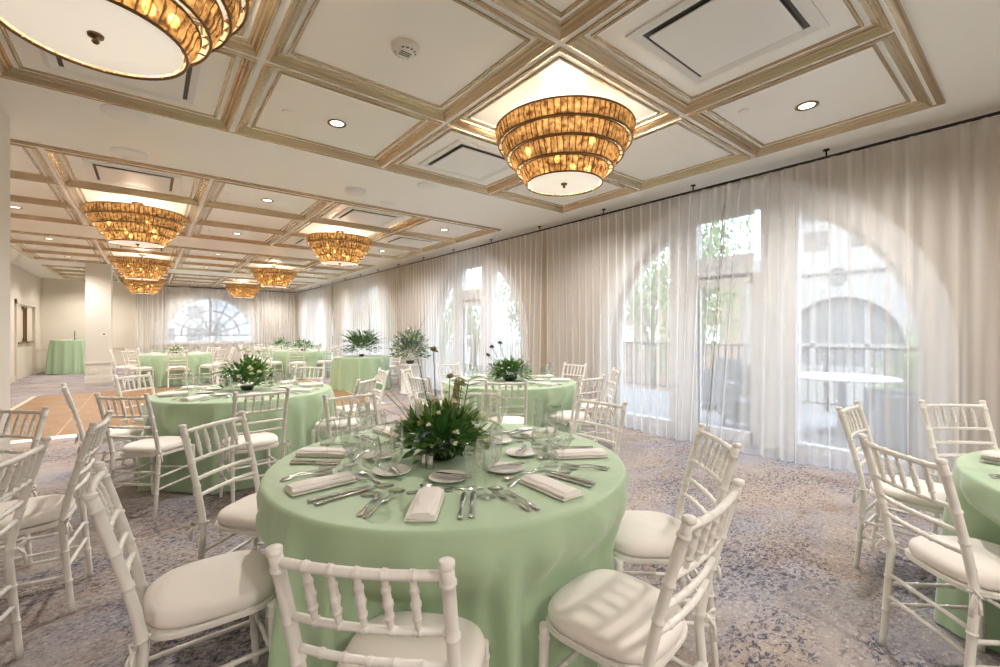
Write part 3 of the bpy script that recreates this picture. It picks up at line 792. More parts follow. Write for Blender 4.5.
def table(key, lat, dep, R, H, base_deg, name, dist=.985, which=range(8), seed=1, chairs=True, cloth_label=None, over=None, cap_extra=0., nf=22, full_r=True):
    cx, cy = cam2w(lat, dep)
    TABLES[key] = (cx, cy, R, H)
    angs = []; pose = {}
    for k in which:
        if over and k in over and len(over[k]) == 3:
            pl, pd, pa = over[k]; x, y = cam2w(pl, pd); fa = radians(pa)-TH
            pose[k] = (x, y, fa); angs.append((k, atan2(y-cy, x-cx), sqrt((x-cx)**2+(y-cy)**2))); continue
        a = radians(base_deg+45*k)                      # camera-aligned angle, 0 = to the right, 90 = away
        wa = a-TH                                       # same direction in room axes
        if over and k in over:
            da, dd = over[k]; wa += radians(da); d_ = dist+dd
        else: d_ = dist
        angs.append((k, wa, d_))
    if chairs:
        for k, wa, d_ in angs:
            x, y, fa = pose.get(k, (cx+d_*cos(wa), cy+d_*sin(wa), wa+pi))
            chair_at(x, y, cos(fa), sin(fa), 'ivory bamboo-style chair at the %s of the %s' % (POSN[k], name), 'chairs at the ' + name)
    cap = min(d_ for _, _, d_ in angs)-.215 if (chairs and angs) else None
    cloth(cx, cy, R, H, 0, [(w, d_-.225) for _, w, d_ in angs] if chairs else [], seed, cloth_label or ('sage green floor-length tablecloth on the ' + name), cap=cap, nf=nf)
    table_under(cx, cy, min(R, (cap or R)-.0)*.97 if full_r else R*.8, H, 'round table hidden under the green cloth of the ' + name)
T1, T2, T3, T8 = 'nearest table', 'second table left of centre', 'middle curtain-side table', 'table at the right edge'
T4, T5, T6, T7 = 'small round table by the third window', 'far table before the half-round window', 'farthest curtain-side table', 'far curtain-side table with ferns'
HT = .757
table('t1', -.233, 2.107, .80, HT, -92, T1, seed=1, dist=.96, over={0: (-.244, 1.176, 81.7), 1: (.38, 1.40, 135), 2: (.665, 1.955, 175.6), 3: (.445, 2.745, -142), 5: (-.89, 3.0, -46), 6: (-1.19, 2.22, -11), 7: (-1.02, 1.54, 39.7)})
table('t2', -2.55, 4.44, .79, HT, -99, T2, seed=2, dist=1.0, over={0: (-2.70, 3.45, 87), 1: (-2.02, 3.58, 134), 3: (-1.63, 5.07, -150), 4: (-2.50, 5.50, -90), 6: (-3.58, 4.60, -7), 7: (-3.39, 3.84, 46)})
table('t3', .12, 5.3, .78, HT, -93, T3, seed=3, dist=.98, over={1: (.74, 4.62, 128), 3: (.84, 6.0, -138)})
table('t8', 2.64, 1.463, .78, HT, -62, T8, seed=4, dist=.98, which=[3, 4, 5], over={5: (1.848, 1.70, -4.2), 4: (2.32, 2.47, -52), 3: (2.90, 2.55, -93.8)})
table('t5', -8.47, 11.5, .78, HT, -97, T5, seed=5, dist=1.0)
table('t6', -7.55, 15.2, .78, HT, -73.9, T6, seed=6, dist=.97)
table('t7', -5.95, 13.3, .78, HT, -73.9, T7, seed=7, dist=.97)
table('t4', -3.27, 10.4, .60, HT, -10, T4, seed=8, which=[0], nf=16, over={0: (-2.80, 11.05, -130)})
cx, cy = cam2w(-13.85, 14.2)
cloth(cx, cy, .46, 1.07, 0, [], 9, 'tall sage green cocktail tablecloth by the far left wall near the doors', nf=14, flare=.12); table_under(cx, cy, .42, 1.07, 'tall round cocktail table hidden under the green cloth by the far left wall')
CK = (cx, cy)
# three chairs turned to a table outside the frame on the left
for (lat, dep, ang, lb) in [(-2.11, 1.571, -155.8, 'ivory bamboo-style chair cut off at the lower left edge, cushion tie hanging'),
                           (-2.339, 2.158, -147.6, 'ivory bamboo-style chair seen side-on left of the nearest table'),
                           (-2.897, 2.331, -95.9, 'ivory bamboo-style chair at the left edge, turned to face the room')]:
    x, y = cam2w(lat, dep); fa = radians(ang)-TH; chair_at(x, y, cos(fa), sin(fa), lb, 'chairs at the left edge')

# ------------------------------------------------------------------ tableware
def proto_obj(mb, name, mats): return Proto(mb.build(name, mats))
def make_napkin():
    b = MB(); n = 16
    # a rolled pocket fold: three soft layers, length along y
    for (w, h0, h1, y0, y1) in ((.052, .001, .010, -.12, .12), (.048, .008, .024, -.118, .118), (.034, .012, .030, -.116, .117)):
        def f(u, v, w=w, h0=h0, h1=h1, y0=y0, y1=y1):
            t = 2*pi*u/n; ca, sa = cos(t), sin(t)
            x = w*abs(ca)**.5*(1 if ca > 0 else -1); z = (h0+h1)/2+(h1-h0)/2*abs(sa)**.7*(1 if sa > 0 else -1)
            s = v/8; y = y0+(y1-y0)*s
            k = .8 if v in (0, 8) else 1
            return (x*(1 if k == 1 else .97), y, (z-(h0+h1)/2)*k+(h0+h1)/2+.0015*sin(9*s+x*60)*(1 if sa > 0 else 0))
        b.grid(n, 9, f, wu=True)
        for v in (0, 8): b.add([f(u, v) for u in range(n)], [tuple(range(n)) if v else tuple(range(n))[::-1]], 0, False)
    return proto_obj(b, 'napkin', 'napkin')
def strip(b, prof, th=.0022, z=.003, zc=None):
    """flat cutlery blank: prof = (y, half width, height) along the length"""
    n = len(prof); vs = []
    for (y, w, zz) in prof: vs += [(-w, y, zz), (w, y, zz), (w, y, zz+th), (-w, y, zz+th)]
    fs = [(0, 1, 2, 3)[::-1], tuple(4*(n-1)+k for k in range(4))]
    for i in range(n-1):
        for k in range(4): fs.append((4*i+k, 4*i+(k+1) % 4, 4*i+4+(k+1) % 4, 4*i+4+k))
    b.add(vs, fs, 0, True)
def make_knife(L_=.23):
    r = empty('knife'); k = L_/.23
    b = MB(); strip(b, [(y*k, w, .002) for y, w in ((-.115, .006), (-.11, .009), (-.09, .0085), (-.05, .0055), (-.012, .0065), (-.008, .008))], .006); b.build('handle', 'steel', r)
    b = MB(); strip(b, [(y*k, w, .004) for y, w in ((-.008, .006), (0, .008), (.04, .0105), (.08, .0115), (.105, .0075), (.115, .001))], .0018); b.build('blade', 'steel', r)
    return r
def make_fork(L_=.2):
    r = empty('fork'); k = L_/.2
    b = MB(); strip(b, [(y*k, w, z) for y, w, z in ((-.10, .004, .001), (-.095, .010, .001), (-.075, .0085, .002), (-.03, .003, .009), (.02, .003, .008), (.035, .008, .004), (.05, .0115, .003), (.056, .0118, .003))], .0028); b.build('handle', 'steel', r)
    b = MB()
    for i in range(4):
        x = -.0095+i*.00633
        b.add([(x-.0016, .055*k, .003), (x+.0016, .055*k, .003), (x+.0012, .1*k, .007), (x-.0012, .1*k, .007), (x-.0016, .055*k, .005), (x+.0016, .055*k, .005), (x+.0012, .1*k, .009), (x-.0012, .1*k, .009)],
              [(3, 2, 1, 0), (4, 5, 6, 7), (0, 1, 5, 4), (1, 2, 6, 5), (2, 3, 7, 6), (3, 0, 4, 7)], 0, False)
    b.build('tines', 'steel', r)
    return r
def make_spoon():
    r = empty('spoon')
    b = MB(); strip(b, [(y, w, z) for y, w, z in ((-.09, .004, .001), (-.085, .0085, .001), (-.06, .007, .002), (-.02, .0028, .008), (.03, .0028, .007), (.042, .006, .004))], .0025); b.build('handle', 'steel', r)
    b = MB(); n = 16
    for v, (s, z) in enumerate([(0.02, .0)]): pass
    b.grid(n, 4, lambda u, v: (.018*(v/3+.01)*cos(2*pi*u/n), .062+.026*(v/3+.01)*sin(2*pi*u/n), .002+.006*(v/3)**2), wu=True)
    b.build('bowl', 'steel', r)
    return r
def make_plate():
    b = MB(); b.lathe([(.0005, .001), (.045, .001), (.075, .010), (.0785, .012), (.0785, .0145), (.075, .014), (.05, .005), (.0005, .0045)], 40); return proto_obj(b, 'bread_plate', 'plate')
def glass_proto(name, prof_out, stem_h, foot=.036):
    r = empty(name)
    b = MB(); b.lathe([(.0005, .0), (foot, .0), (foot, .0015), (foot*.5, .004), (.006, .009), (.0036, .02), (.0034, stem_h-.012), (.0055, stem_h-.003), (.008, stem_h)], 20); b.build('stem', 'glass', r)
    inner = [(max(.0005, x-.0012), z+.001) for x, z in prof_out][::-1]
    b = MB(); b.lathe([(.0005, stem_h-.0005)]+[(x, z) for x, z in prof_out]+inner, 24); b.build('bowl', 'glass', r)
    return Proto(r)
def gp(h0, pts): return [(x, h0+z) for x, z in pts]
WINE = glass_proto('wine_glass', gp(.095, [(.012, .001), (.030, .014), (.040, .038), (.041, .060), (.036, .090), (.031, .115)]), .095)
WATER = glass_proto('water_goblet', gp(.062, [(.014, .001), (.033, .016), (.041, .042), (.041, .065), (.038, .095), (.036, .105)]), .062)
FLUTE = glass_proto('champagne_flute', gp(.10, [(.008, .001), (.018, .02), (.025, .055), (.026, .09), (.024, .125), (.023, .135)]), .10, .032)
NAP = make_napkin(); KN = Proto(make_knife()); FK = Proto(make_fork()); SP = Proto(make_spoon()); BK = Proto(make_knife(.16)); BK.root.name = 'butter_knife'
DF_ = Proto(make_fork(.17)); DF_.root.name = 'dessert_fork'; PLT = make_plate()
def setting(tk, camdeg, pos, tname, lvl, da=0):
    cx, cy, R, H = TABLES[tk]; wa = radians(camdeg)-TH
    ox, oy = cos(wa), sin(wa)             # outward
    tx, ty = -oy, ox                      # counter-clockwise = sitter's right hand
    top = H+.0012
    def put(P_, t, r_, ang, what, cat, dz=0.):
        x, y = cx+ox*r_+tx*t, cy+oy*r_+ty*t
        j = random.uniform(-.05, .05)
        P_.place((x, y, top+dz), wa+pi/2+radians(ang)+j, '%s at the %s setting of the %s' % (what, pos, tname), cat, cat + ' pieces on the ' + tname)
    s = R/.8
    jr = random.uniform(-.012, .012)
    put(NAP, -.01+jr, .615*s, random.uniform(-6, 6), 'folded white napkin', 'napkin')
    if lvl >= 2:
        put(FK, -.20, .60*s, -4, 'outer steel fork', 'fork'); put(FK, -.165, .615*s, -9, 'inner steel fork', 'fork')
        put(KN, .115, .60*s, 0, 'inner steel knife', 'knife'); put(KN, .15, .59*s, 1, 'outer steel knife', 'knife')
        put(SP, .02, .435*s, 84, 'steel dessert spoon', 'spoon'); put(DF_, -.02, .478*s, -82, 'small steel dessert fork', 'fork')
        put(PLT, 0.03, .335*s, 0, 'small white bread plate', 'plate'); put(BK, .05, .335*s, 72, 'plate-top butter knife', 'butter knife', .0147)
        put(WINE, .19, .52*s, 0, 'wine glass', 'glass'); put(WATER, .145, .435*s, 0, 'round water goblet', 'glass'); put(FLUTE, .225, .43*s, 0, 'slim champagne flute', 'glass')
    elif lvl == 1:
        put(FK, -.17, .60*s, -6, 'steel fork', 'fork'); put(KN, .13, .60*s, 0, 'steel knife', 'knife')
        put(PLT, 0.02, .36*s, 0, 'small white bread plate', 'plate')
        put(WINE, .19, .50*s, 0, 'wine glass', 'glass'); put(WATER, .14, .42*s, 0, 'round water goblet', 'glass')
    else:
        put(WINE, .17, .50*s, 0, 'wine glass', 'glass'); put(WATER, .10, .42*s, 0, 'round water goblet', 'glass')
for k in range(8): setting('t1', -91+45*k, POSN[k], T1, 2)
for k in range(8): setting('t2', -99+45*k, POSN[k], T2, 1)
for k in range(8): setting('t3', -93+45*k, POSN[k], T3, 1)
for k in (3, 4, 5): setting('t8', -62+45*k+(4 if k == 5 else 0), POSN[k], T8, 2)
for k in range(8): setting('t5', -97+45*k, POSN[k], T5, 0)
for k in range(8): setting('t6', -73.9+45*k, POSN[k], T6, 0)
for k in range(8): setting('t7', -73.9+45*k, POSN[k], T7, 0)
def shaker():
    r = empty('shaker')
    b = MB(); b.lathe([(.0005, 0), (.0165, 0), (.0175, .004), (.013, .03), (.011, .048)], 16); b.build('body', 'steel', r)
    b = MB(); b.lathe([(.0125, 0), (.0135, .006), (.009, .014), (.0005, .017)], 16, (0, 0, .047)); b.build('cap', 'steel', r)
    return Proto(r)
SH = shaker()
for (px, dp, lb) in [(-.332, 1.93, 'left steel shaker before the centrepiece of the nearest table'), (-.303, 1.915, 'right steel shaker before the centrepiece of the nearest table'),
                     (.215, 2.06, 'small steel shaker right of the nearest centrepiece')]:
    x, y = cam2w(px, dp); SH.place((x, y, HT+.001), 0, lb, 'shaker', 'steel salt and pepper shakers')
x, y = CK
b = MB(); b.lathe([(.0005, 0), (.05, 0), (.05, .006), (.012, .012), (.010, .05), (.02, .06), (.009, .07), (.009, .12), (.018, .13), (.012, .14), (.011, .28), (.0005, .285)], 14)
tag(b.build('candlestick', 'candle', None, (x+.1, y-.1, 1.071)), 'dark slim candlestick on the tall cocktail table by the left wall', 'candlestick')

# ------------------------------------------------------------------ flowers
def leaf(b, p, d, L_, W, bend=.3, mi=0, n=5, twist=None):
    p = Vector(p); d = Vector(d).normalized(); up = Vector((0, 0, 1))
    side = d.cross(up)
    if side.length < .05: side = Vector((1, 0, 0))
    side.normalize()
    if twist: side = Matrix.Rotation(twist, 3, d) @ side
    nor = side.cross(d)
    vs = []
    for k in range(n+1):
        t = k/n; w = W*sin(pi*min(1, t*.93+.05))**.8*.5 if 0 < k < n else W*.06
        q = p+d*(L_*t)-up*(bend*L_*t*t)
        vs += [q-side*w+nor*w*.25, q, q+side*w+nor*w*.25]
    fs = []
    for k in range(n): fs += [(3*k, 3*k+1, 3*k+4, 3*k+3), (3*k+1, 3*k+2, 3*k+5, 3*k+4)]
    b.add(vs, fs, mi, True)
def sph(rng, zmin=-.1):
    while True:
        v = Vector((rng.gauss(0, 1), rng.gauss(0, 1), rng.gauss(0, 1)))
        if v.length > .1:
            v.normalize()
            if v.z > zmin: return v
def bush(b, rng, c, R, H, n, L_, W, mis=(0,), bend=.25):
    for _ in range(n):
        d = sph(rng, -.15); q = rng.uniform(.35, .95)
        p = Vector((c[0]+d.x*R*q, c[1]+d.y*R*q, c[2]+max(.005, H*.25+d.z*H*q*.75)))
        dd = d+Vector((0, 0, rng.uniform(-.2, .5))); k = rng.uniform(.6, 1.2)
        leaf(b, p, dd, L_*k, W*k, rng.uniform(0, bend), rng.choice(mis), 4, rng.uniform(-1, 1))
def frond(b, rng, p, d, L_, W, bend=.4, mi=0, n=14):
    p = Vector(p); d = Vector(d).normalized(); up = Vector((0, 0, 1)); side = d.cross(up)
    if side.length < .05: side = Vector((1, 0, 0))
    side.normalize(); prev = p; pts = []
    for k in range(n+1):
        t = k/n; pts.append(p+d*(L_*t)-up*(bend*L_*t*t))
    b.tube(pts, [.003*(1-k/n*.7) for k in range(n+1)], 5, mi)
    for k in range(2, n+1):
        t = k/n; w = W*(1-t*.75)*(min(1, t*3)); ax = (pts[k]-pts[k-1]).normalized()
        for s in (-1, 1): leaf(b, pts[k], ax*.6+side*s+up*.15, w, w*.42, .2, mi, 3)
def ball_flower(b, c, r, petals, mi=0, rng=random):
    for k in range(petals):
        d = sph(rng, -.3); leaf(b, Vector(c), d, r, r*.7, -.05, mi, 3, rng.uniform(-1, 1))
def arrangement(loc, label, R, H, seed, style, sc=1.):
    rng = random.Random(seed); r = empty('floral_centrepiece', loc); tag(r, label, 'flower arrangement', 'green and white floral centrepieces')
    sc = .7 if style in ('lily', 'far', 'palm') else sc
    b = MB(); b.lathe([(.0005, 0), (.06*sc, 0), (.085*sc, .03*sc), (.09*sc, .06*sc), (.08*sc, .075*sc), (.0005, .07*sc)], 24); b.build('bowl', 'pot', r)
    b = MB(); bush(b, rng, (0, 0, .0), R, H, {'main': 900, 'lily': 700, 'palm': 420, 'far': 260, 'spray': 700, 'blue': 700}[style], {'main': R*.26, 'palm': R*.2, 'spray': R*.2}.get(style, R*.27), {'main': R*.105, 'palm': R*.07, 'spray': R*.07}.get(style, R*.10), (0, 0, 1, 2, 1) if style == 'main' else (0, 0, 0, 1) if style != 'spray' else (2, 0, 1, 2))
    b.build('foliage', ['leaf', 'leafl', 'leafb'], r)
    def part(name, mats, fill):
        q = MB(); fill(q); return q.build(name, mats, r)
    if style == 'main':
        for k in range(9):   # light yellow-green lily-like leaves
            a = rng.uniform(0, 2*pi); part('broad_leaf', ['leafl'] if k % 2 else ['leaf'], lambda q: leaf(q, (.06*cos(a), .06*sin(a), .08), (cos(a)*.8, sin(a)*.8, .9+rng.random()), .26, .055, .25, 0, 7))
        for (a, l, dz, bd, mi) in ((200, .30, .45, .35, 'leaf'), (-12, .34, .85, .75, 'leafl'), (170, .24, .3, .3, 'leafl'), (250, .2, .3, .4, 'leafb'), (300, .22, .3, .5, 'leaf')):
            a = radians(a)-TH; part('fern_frond', mi, lambda q: frond(q, rng, (.08*cos(a), .08*sin(a), .14), (cos(a), sin(a), dz), l, .05, bd))
        # tall seed-head stems and fern spike (left of centre), leafy sprig (right)
        for (lat, dp, h, tl) in ((-.045, .02, .50, .0), (.03, .05, .37, .01), (.09, .03, .34, 0)):
            x, y = cam2w(lat, dp)
            s = part('tall_stem', 'stem', lambda q: q.tube([(x*.3, y*.3, .05), (x*.8, y*.8, h*.6), (x, y, h)], .0025, 5))
            q = MB(); ball_flower(q, (x, y, h), .026, 26, 0, rng); f_ = q.build('seed_head', 'straw', r)
        x, y = cam2w(-.09, .0); part('fern_spike', 'leafb', lambda q: frond(q, rng, (x*.3, y*.3, .08), (x*1.1, y*1.1, .42), .50, .034, .0, 0, 26))
        x, y = cam2w(.125, -.02)
        def sprig(q):
            q.tube([(.02, 0, .05), (x*.8, y*.8, .22), (x, y, .36)], .003, 5)
            for k, t in enumerate((.2, .24, .27, .30, .33, .36)):
                for s in (-1, 1):
                    dx, dy = cam2w(s, .15*s); leaf(q, (x*(.6+t), y*(.6+t), t), (dx, dy, .45), .075, .042, .1, 0, 5)
        part('leafy_sprig', 'leaf', sprig)
        for (lat, h, c_) in ((.075, .38, 'straw'), (-.13, .27, 'petal'), (-.165, .25, 'leafl'), (.02, .27, 'petaly'), (-.06, .28, 'straw')):
            x, y = cam2w(lat, -.02); part('spiky_bract', c_, lambda q: [leaf(q, (x*.7, y*.7, h*.4), (x*.5+rng.uniform(-.06, .06), y*.5+rng.uniform(-.06, .06), .6), h*.62, .03, .0, 0, 5, rng.uniform(-2, 2)) for _ in range(3)])
        for k in range(34):
            d = sph(rng, 0.0); c = (d.x*R*1.1, d.y*R*1.1, .06+d.z*H*.95)
            part('small_white_blossom', 'petal', lambda q: ball_flower(q, c, .016, 10, 0, rng))
        for k in range(7):
            a = radians(180+rng.uniform(-50, 40))-TH if k < 4 else radians(rng.uniform(-40, 20))-TH
            part('wispy_grass', 'straw', lambda q: [q.tube([(.12*cos(a), .12*sin(a), .12), (.2*cos(a+e), .2*sin(a+e), .19+e*.2), (.28*cos(a+e*1.2), .28*sin(a+e*1.2), .20+e*.5)], .0011, 4) for e in (-.2, -.05, .1, .25)])
        for k in range(7):
            d = sph(rng, .2); c = (d.x*R*.9, d.y*R*.9, .05+d.z*H*.7)
            part('yellow_bloom', 'petaly', lambda q: ball_flower(q, c, .022, 14, 0, rng))
    elif style == 'lily':
        for k in range(18):
            a = rng.uniform(0, 2*pi); part('broad_leaf', ['leafl'] if k % 3 else ['leaf'], lambda q: leaf(q, (.04*cos(a), .04*sin(a), .08), (cos(a)*rng.uniform(.3, 1.1), sin(a)*rng.uniform(.3, 1.1), 1.), R*rng.uniform(1., 1.75), R*.2, .2, 0, 6))
        for k in range(5):
            a = radians(150+25*k)-TH; part('fern_frond', 'leaf', lambda q: frond(q, rng, (.08*cos(a), .08*sin(a), .16), (cos(a), sin(a), .5), R*1.5, .07, .5))
        for k in range(24):
            d = sph(rng, .1); c = (d.x*R*.9, d.y*R*.9, .08+d.z*H*.95); part('cream_blossom', 'petal', lambda q: ball_flower(q, (c[0]*1.1, c[1]*1.1, c[2]+.02), .03, 12, 0, rng))
    elif style in ('palm', 'spray', 'blue'):
        nfr = {'palm': 26, 'spray': 12, 'blue': 10}[style]
        for k in range(nfr):
            a = 2*pi*k/nfr+rng.uniform(-.2, .2); up_ = rng.uniform(.3, 2.2)
            part('palm_frond' if style == 'palm' else 'leafy_branch', 'leaf' if style == 'palm' else ('leafb' if k % 2 else 'leafd'),
                 lambda q: frond(q, rng, (.04*cos(a), .04*sin(a), H*.3), (cos(a), sin(a), up_), R*{'palm': 1.7, 'blue': 1.35}.get(style, 1.5), R*(.44 if style == 'palm' else .34), .3 if style == 'palm' else .2, 0, 14))
        for k in range(10):
            d = sph(rng, .1); c = (d.x*R*.8, d.y*R*.8, .05+d.z*H*.9); part('cream_blossom', 'petal', lambda q: ball_flower(q, c, .035 if style == 'spray' else .02, 12, 0, rng))
        if style != 'palm':
            x, y = cam2w(.18, 0) if style == 'spray' else cam2w(.02, 0)
            part('tall_branch', 'leafd' if style == 'spray' else 'leaf', lambda q: frond(q, rng, (0, 0, H*.4), (x*1.6, y*1.6, .6), H*(1.3 if style == 'spray' else 1.), R*.2, 0., 0, 16))
        if style == 'blue':
            for k, (lt, hh) in enumerate(((-.22, .40), (-.27, .30), (-.12, .45))):
                x, y = cam2w(lt, 0); part('dusky_bloom', 'leafd', lambda q: (q.tube([(x*.2, y*.2, .1), (x, y, hh)], .003, 5), ball_flower(q, (x, y, hh), .035, 20, 0, rng)))
    else:
        for k in range(8):
            a = 2*pi*k/8; part('fern_frond', 'leaf', lambda q: frond(q, rng, (.03*cos(a), .03*sin(a), H*.3), (cos(a), sin(a), rng.uniform(.4, 1.6)), R*1.4, R*.35, .3, 0, 9))
        for k in range(7):
            d = sph(rng, .1); c = (d.x*R*.8, d.y*R*.8, .05+d.z*H*.9); part('cream_blossom', 'petal', lambda q: ball_flower(q, c, .03, 10, 0, rng))
    return r
def ctr(k, dz=.0012): cx, cy, R, H = TABLES[k]; return (cx, cy, H+dz)
c1 = ctr('t1'); ox, oy = cam2w(-.04, -.02)
arrangement((c1[0]+ox, c1[1]+oy, c1[2]), 'bushy green centrepiece with white blossoms and tall seed heads on the nearest table', .215, .255, 5, 'main')
arrangement(ctr('t2'), 'tall leafy green and cream centrepiece on the second table left of centre', .225, .34, 6, 'lily')
arrangement(ctr('t3'), 'dark green centrepiece with dusky blooms on the curtain-side table', .26, .26, 7, 'blue')
arrangement(ctr('t4'), 'spreading palm-frond centrepiece on the small round table', .44, .62, 8, 'palm')
arrangement(ctr('t5'), 'small green centrepiece on the far table before the half-round window', .16, .2, 13, 'far')
arrangement(ctr('t6'), 'small fern centrepiece on the farthest curtain-side table near the corner', .26, .38, 9, 'far')
arrangement(ctr('t7'), 'fern centrepiece with cream blooms on the far curtain-side table', .30, .38, 10, 'far')
px_, py_ = cam2w(-1.96, 9.6)
b = MB(); b.lathe([(.0005, 0), (.24, 0), (.24, .03), (.2, .05), (.2, .58), (.23, .61), (.23, .64), (.0005, .64)], 28)
tag(b.build('plinth', 'white', None, (px_, py_, 0)), 'round white plinth carrying the tall flower spray by the curtains', 'plinth')
arrangement((px_, py_, .641), 'tall airy spray of leaves and cream flowers on a white plinth', .44, .80, 12, 'spray')

# ------------------------------------------------------------------ outside
b = MB(); b.box(WALLX+.32, 9.25, -8, 34, -.25, -.02); tag(b.build('terrace', 'stone'), 'pale stone terrace outside the arched windows', 'terrace')
bpy.data.objects['terrace']['kind'] = 'structure'
for k in ('label', 'category'): del bpy.data.objects['terrace'][k]
b = MB(); b.box(-60, 120, -60, 160, -3.3, -3.2); o = struct(b.build('ground', 'ground'))
rl = empty('balcony_railing', (9.1, 0, 0)); tag(rl, 'dark metal balcony railing along the terrace outside the windows', 'railing')
b = MB(); b.tube([(0, -8, 1.07), (0, 34, 1.07)], .022, 6); b.build('top_rail', 'black', rl)
b = MB(); b.tube([(0, -8, .10), (0, 34, .10)], .015, 6); b.build('bottom_rail', 'black', rl)
for k in range(17):
    y = -8+k*2.6; b = MB(); b.box(-.035, .035, y-.035, y+.035, -.02, 1.07); b.build('post', 'black', rl)
b = MB()
y = -2.
while y < 16: b.box(-.007, .007, y-.007, y+.007, .10, 1.07); y += .13
bl = b.build('balusters', 'black', rl); bl['kind'] = 'stuff'
# white building across
bd = empty('building', (16, 0, 0)); tag(bd, 'white stucco building with an arched window across the terrace', 'building')
b = MB(); arch_wall(b, -14, 6.6, [3.9], 1.45, .92, 3.74, lambda u, d, z: (d, u, z), .5, sill=.3)
b.add([(0, -14, -3.2), (0, 6.6, -3.2), (0, 6.6, 0), (0, -14, 0)], [(0, 1, 2, 3)], 0, False); b.add([(0, 6.6, -3.2), (8, 6.6, -3.2), (8, 6.6, 3.74), (0, 6.6, 3.74)], [(0, 1, 2, 3)], 0, False)
b.add([(0, -14, 3.74), (0, 6.6, 3.74), (8, 6.6, 3.74), (8, -14, 3.74)], [(0, 1, 2, 3)], 0, False)
b.build('wall', 'facade', bd)
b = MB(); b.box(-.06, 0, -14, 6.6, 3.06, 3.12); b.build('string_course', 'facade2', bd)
b = MB(); b.box(.3, .36, 2.2, 5.6, .3, 2.5); wn = b.build('arched_window', pbr('pale_glazing', (.13, .14, .15), .3), bd)
b = MB(); b.box(.2, .3, 3.25, 3.37, .3, 2.35); b.box(.2, .3, 4.6, 4.72, .3, 2.2); b.box(.2, .3, 2.4, 5.4, .86, .98); b.build('glazing_bars', 'facade', wn)
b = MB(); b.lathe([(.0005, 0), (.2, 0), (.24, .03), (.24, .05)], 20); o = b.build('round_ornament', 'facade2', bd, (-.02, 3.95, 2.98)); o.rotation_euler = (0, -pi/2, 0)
b = MB(); b.box(3, 3.3, -14, 6.2, 3.7, 5.6); b.box(2.7, 3.3, -14, 6.4, 5.6, 5.8); b.build('upper_wall', 'facade', bd)
for k, (y0, y1) in enumerate(((3.5, 4.3), (2.0, 2.8), (.4, 1.2), (5.0, 5.7))):
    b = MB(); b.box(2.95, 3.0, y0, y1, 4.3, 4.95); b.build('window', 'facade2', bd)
b2 = empty('building', (27, 0, 0)); tag(b2, 'red brick building behind the trees left of the white one', 'building')
b = MB(); b.box(0, 8, 11.5, 22, -3.2, 4.2); b.build('wall', 'brick', b2)
for y in (12.5, 14.5, 16.5, 18.5):
    for z in (.6, 2.6): b = MB(); b.box(-.05, .05, y, y+.9, z, z+1.1); b.build('window', 'white', b2)
b3 = empty('building', (2, 44, 0)); tag(b3, 'pale city building seen faintly through the half-round window', 'building')
b = MB(); b.box(-16, 2.2, 0, 6, -3.2, 17); b.box(2.2, 8, 1.5, 6, -3.2, 12); b.box(8, 22, .5, 6, -3.2, 19); b.build('wall', pbr('pale_city_wall', (.36, .37, .38), .9, var=.05), b3)
for k in range(6):
    for j in range(5): b = MB(); b.box(-9+k*1.9, -8+k*1.9, -.05, .1, .6+j*1.8, 1.6+j*1.8); b.build('window', 'facade2', b3)
def make_tree(seed, mat, nl=2600):
    rng = random.Random(seed); r = empty('tree')
    b = MB(); b.tube([(0, 0, 0), (.1, .05, 2), (0, .1, 4)], [.14, .11, .06], 8)
    for k in range(7):
        a = rng.uniform(0, 2*pi); b.tube([(.05, .05, 2.2+k*.2), (1.1*cos(a), 1.1*sin(a), 3.6+k*.25)], [.05, .015], 6)
    b.build('trunk', 'bark', r)
    b = MB(); cl = [(sph(rng, -1)*rng.uniform(.5, 1.6), rng.uniform(.5, .95)) for _ in range(20)]
    for k in range(nl):
        c, rr = cl[k % 20]; d = sph(rng, -1)*rr*rng.uniform(.5, 1.); p = Vector((c.x, c.y, 4.+c.z*1.15))+d
        leaf(b, p, sph(rng, -1), rng.uniform(.09, .17), .08, .1, 0, 2, rng.uniform(-2, 2))
    b.build('crown', mat, r); return r
TA, TB = Proto(make_tree(3, 'tree')), Proto(make_tree(4, 'tree2'))
tr = [(TA, 13.0, 6.6, .9, 1.6, 'leafy green tree seen through the left glass of the nearest window'), (TB, 12.6, 13.4, .95, 1.5, 'olive green tree beyond the railing by the glazed door'),
      (TA, 12.4, 17.6, 1.05, 1.3, 'green tree outside the second arched window'), (TB, 13.5, 23, 1., 1.3, 'olive tree outside between second and third windows'),
      (TA, 12.4, 28.4, 1.1, 1.3, 'green tree outside the third arched window'), (TB, 13.3, 1.9, .42, .9, 'small pale tree at the right side of the nearest window'),
      (TB, 16.3, 10.2, 1.0, 1.6, 'taller olive tree standing between white and brick buildings'), (TA, 13.0, -1.2, .5, 1., 'green tree before the white building at far right'),
      (TA, 12.6, 34.5, 1.1, 1.3, 'green tree outside the last side window')]
for i, (P_, x, y, s, sz, lb) in enumerate(tr): P_.place((x, y, -3.2), i*1.3, lb, 'tree', 'trees outside the windows', (s, s, sz))
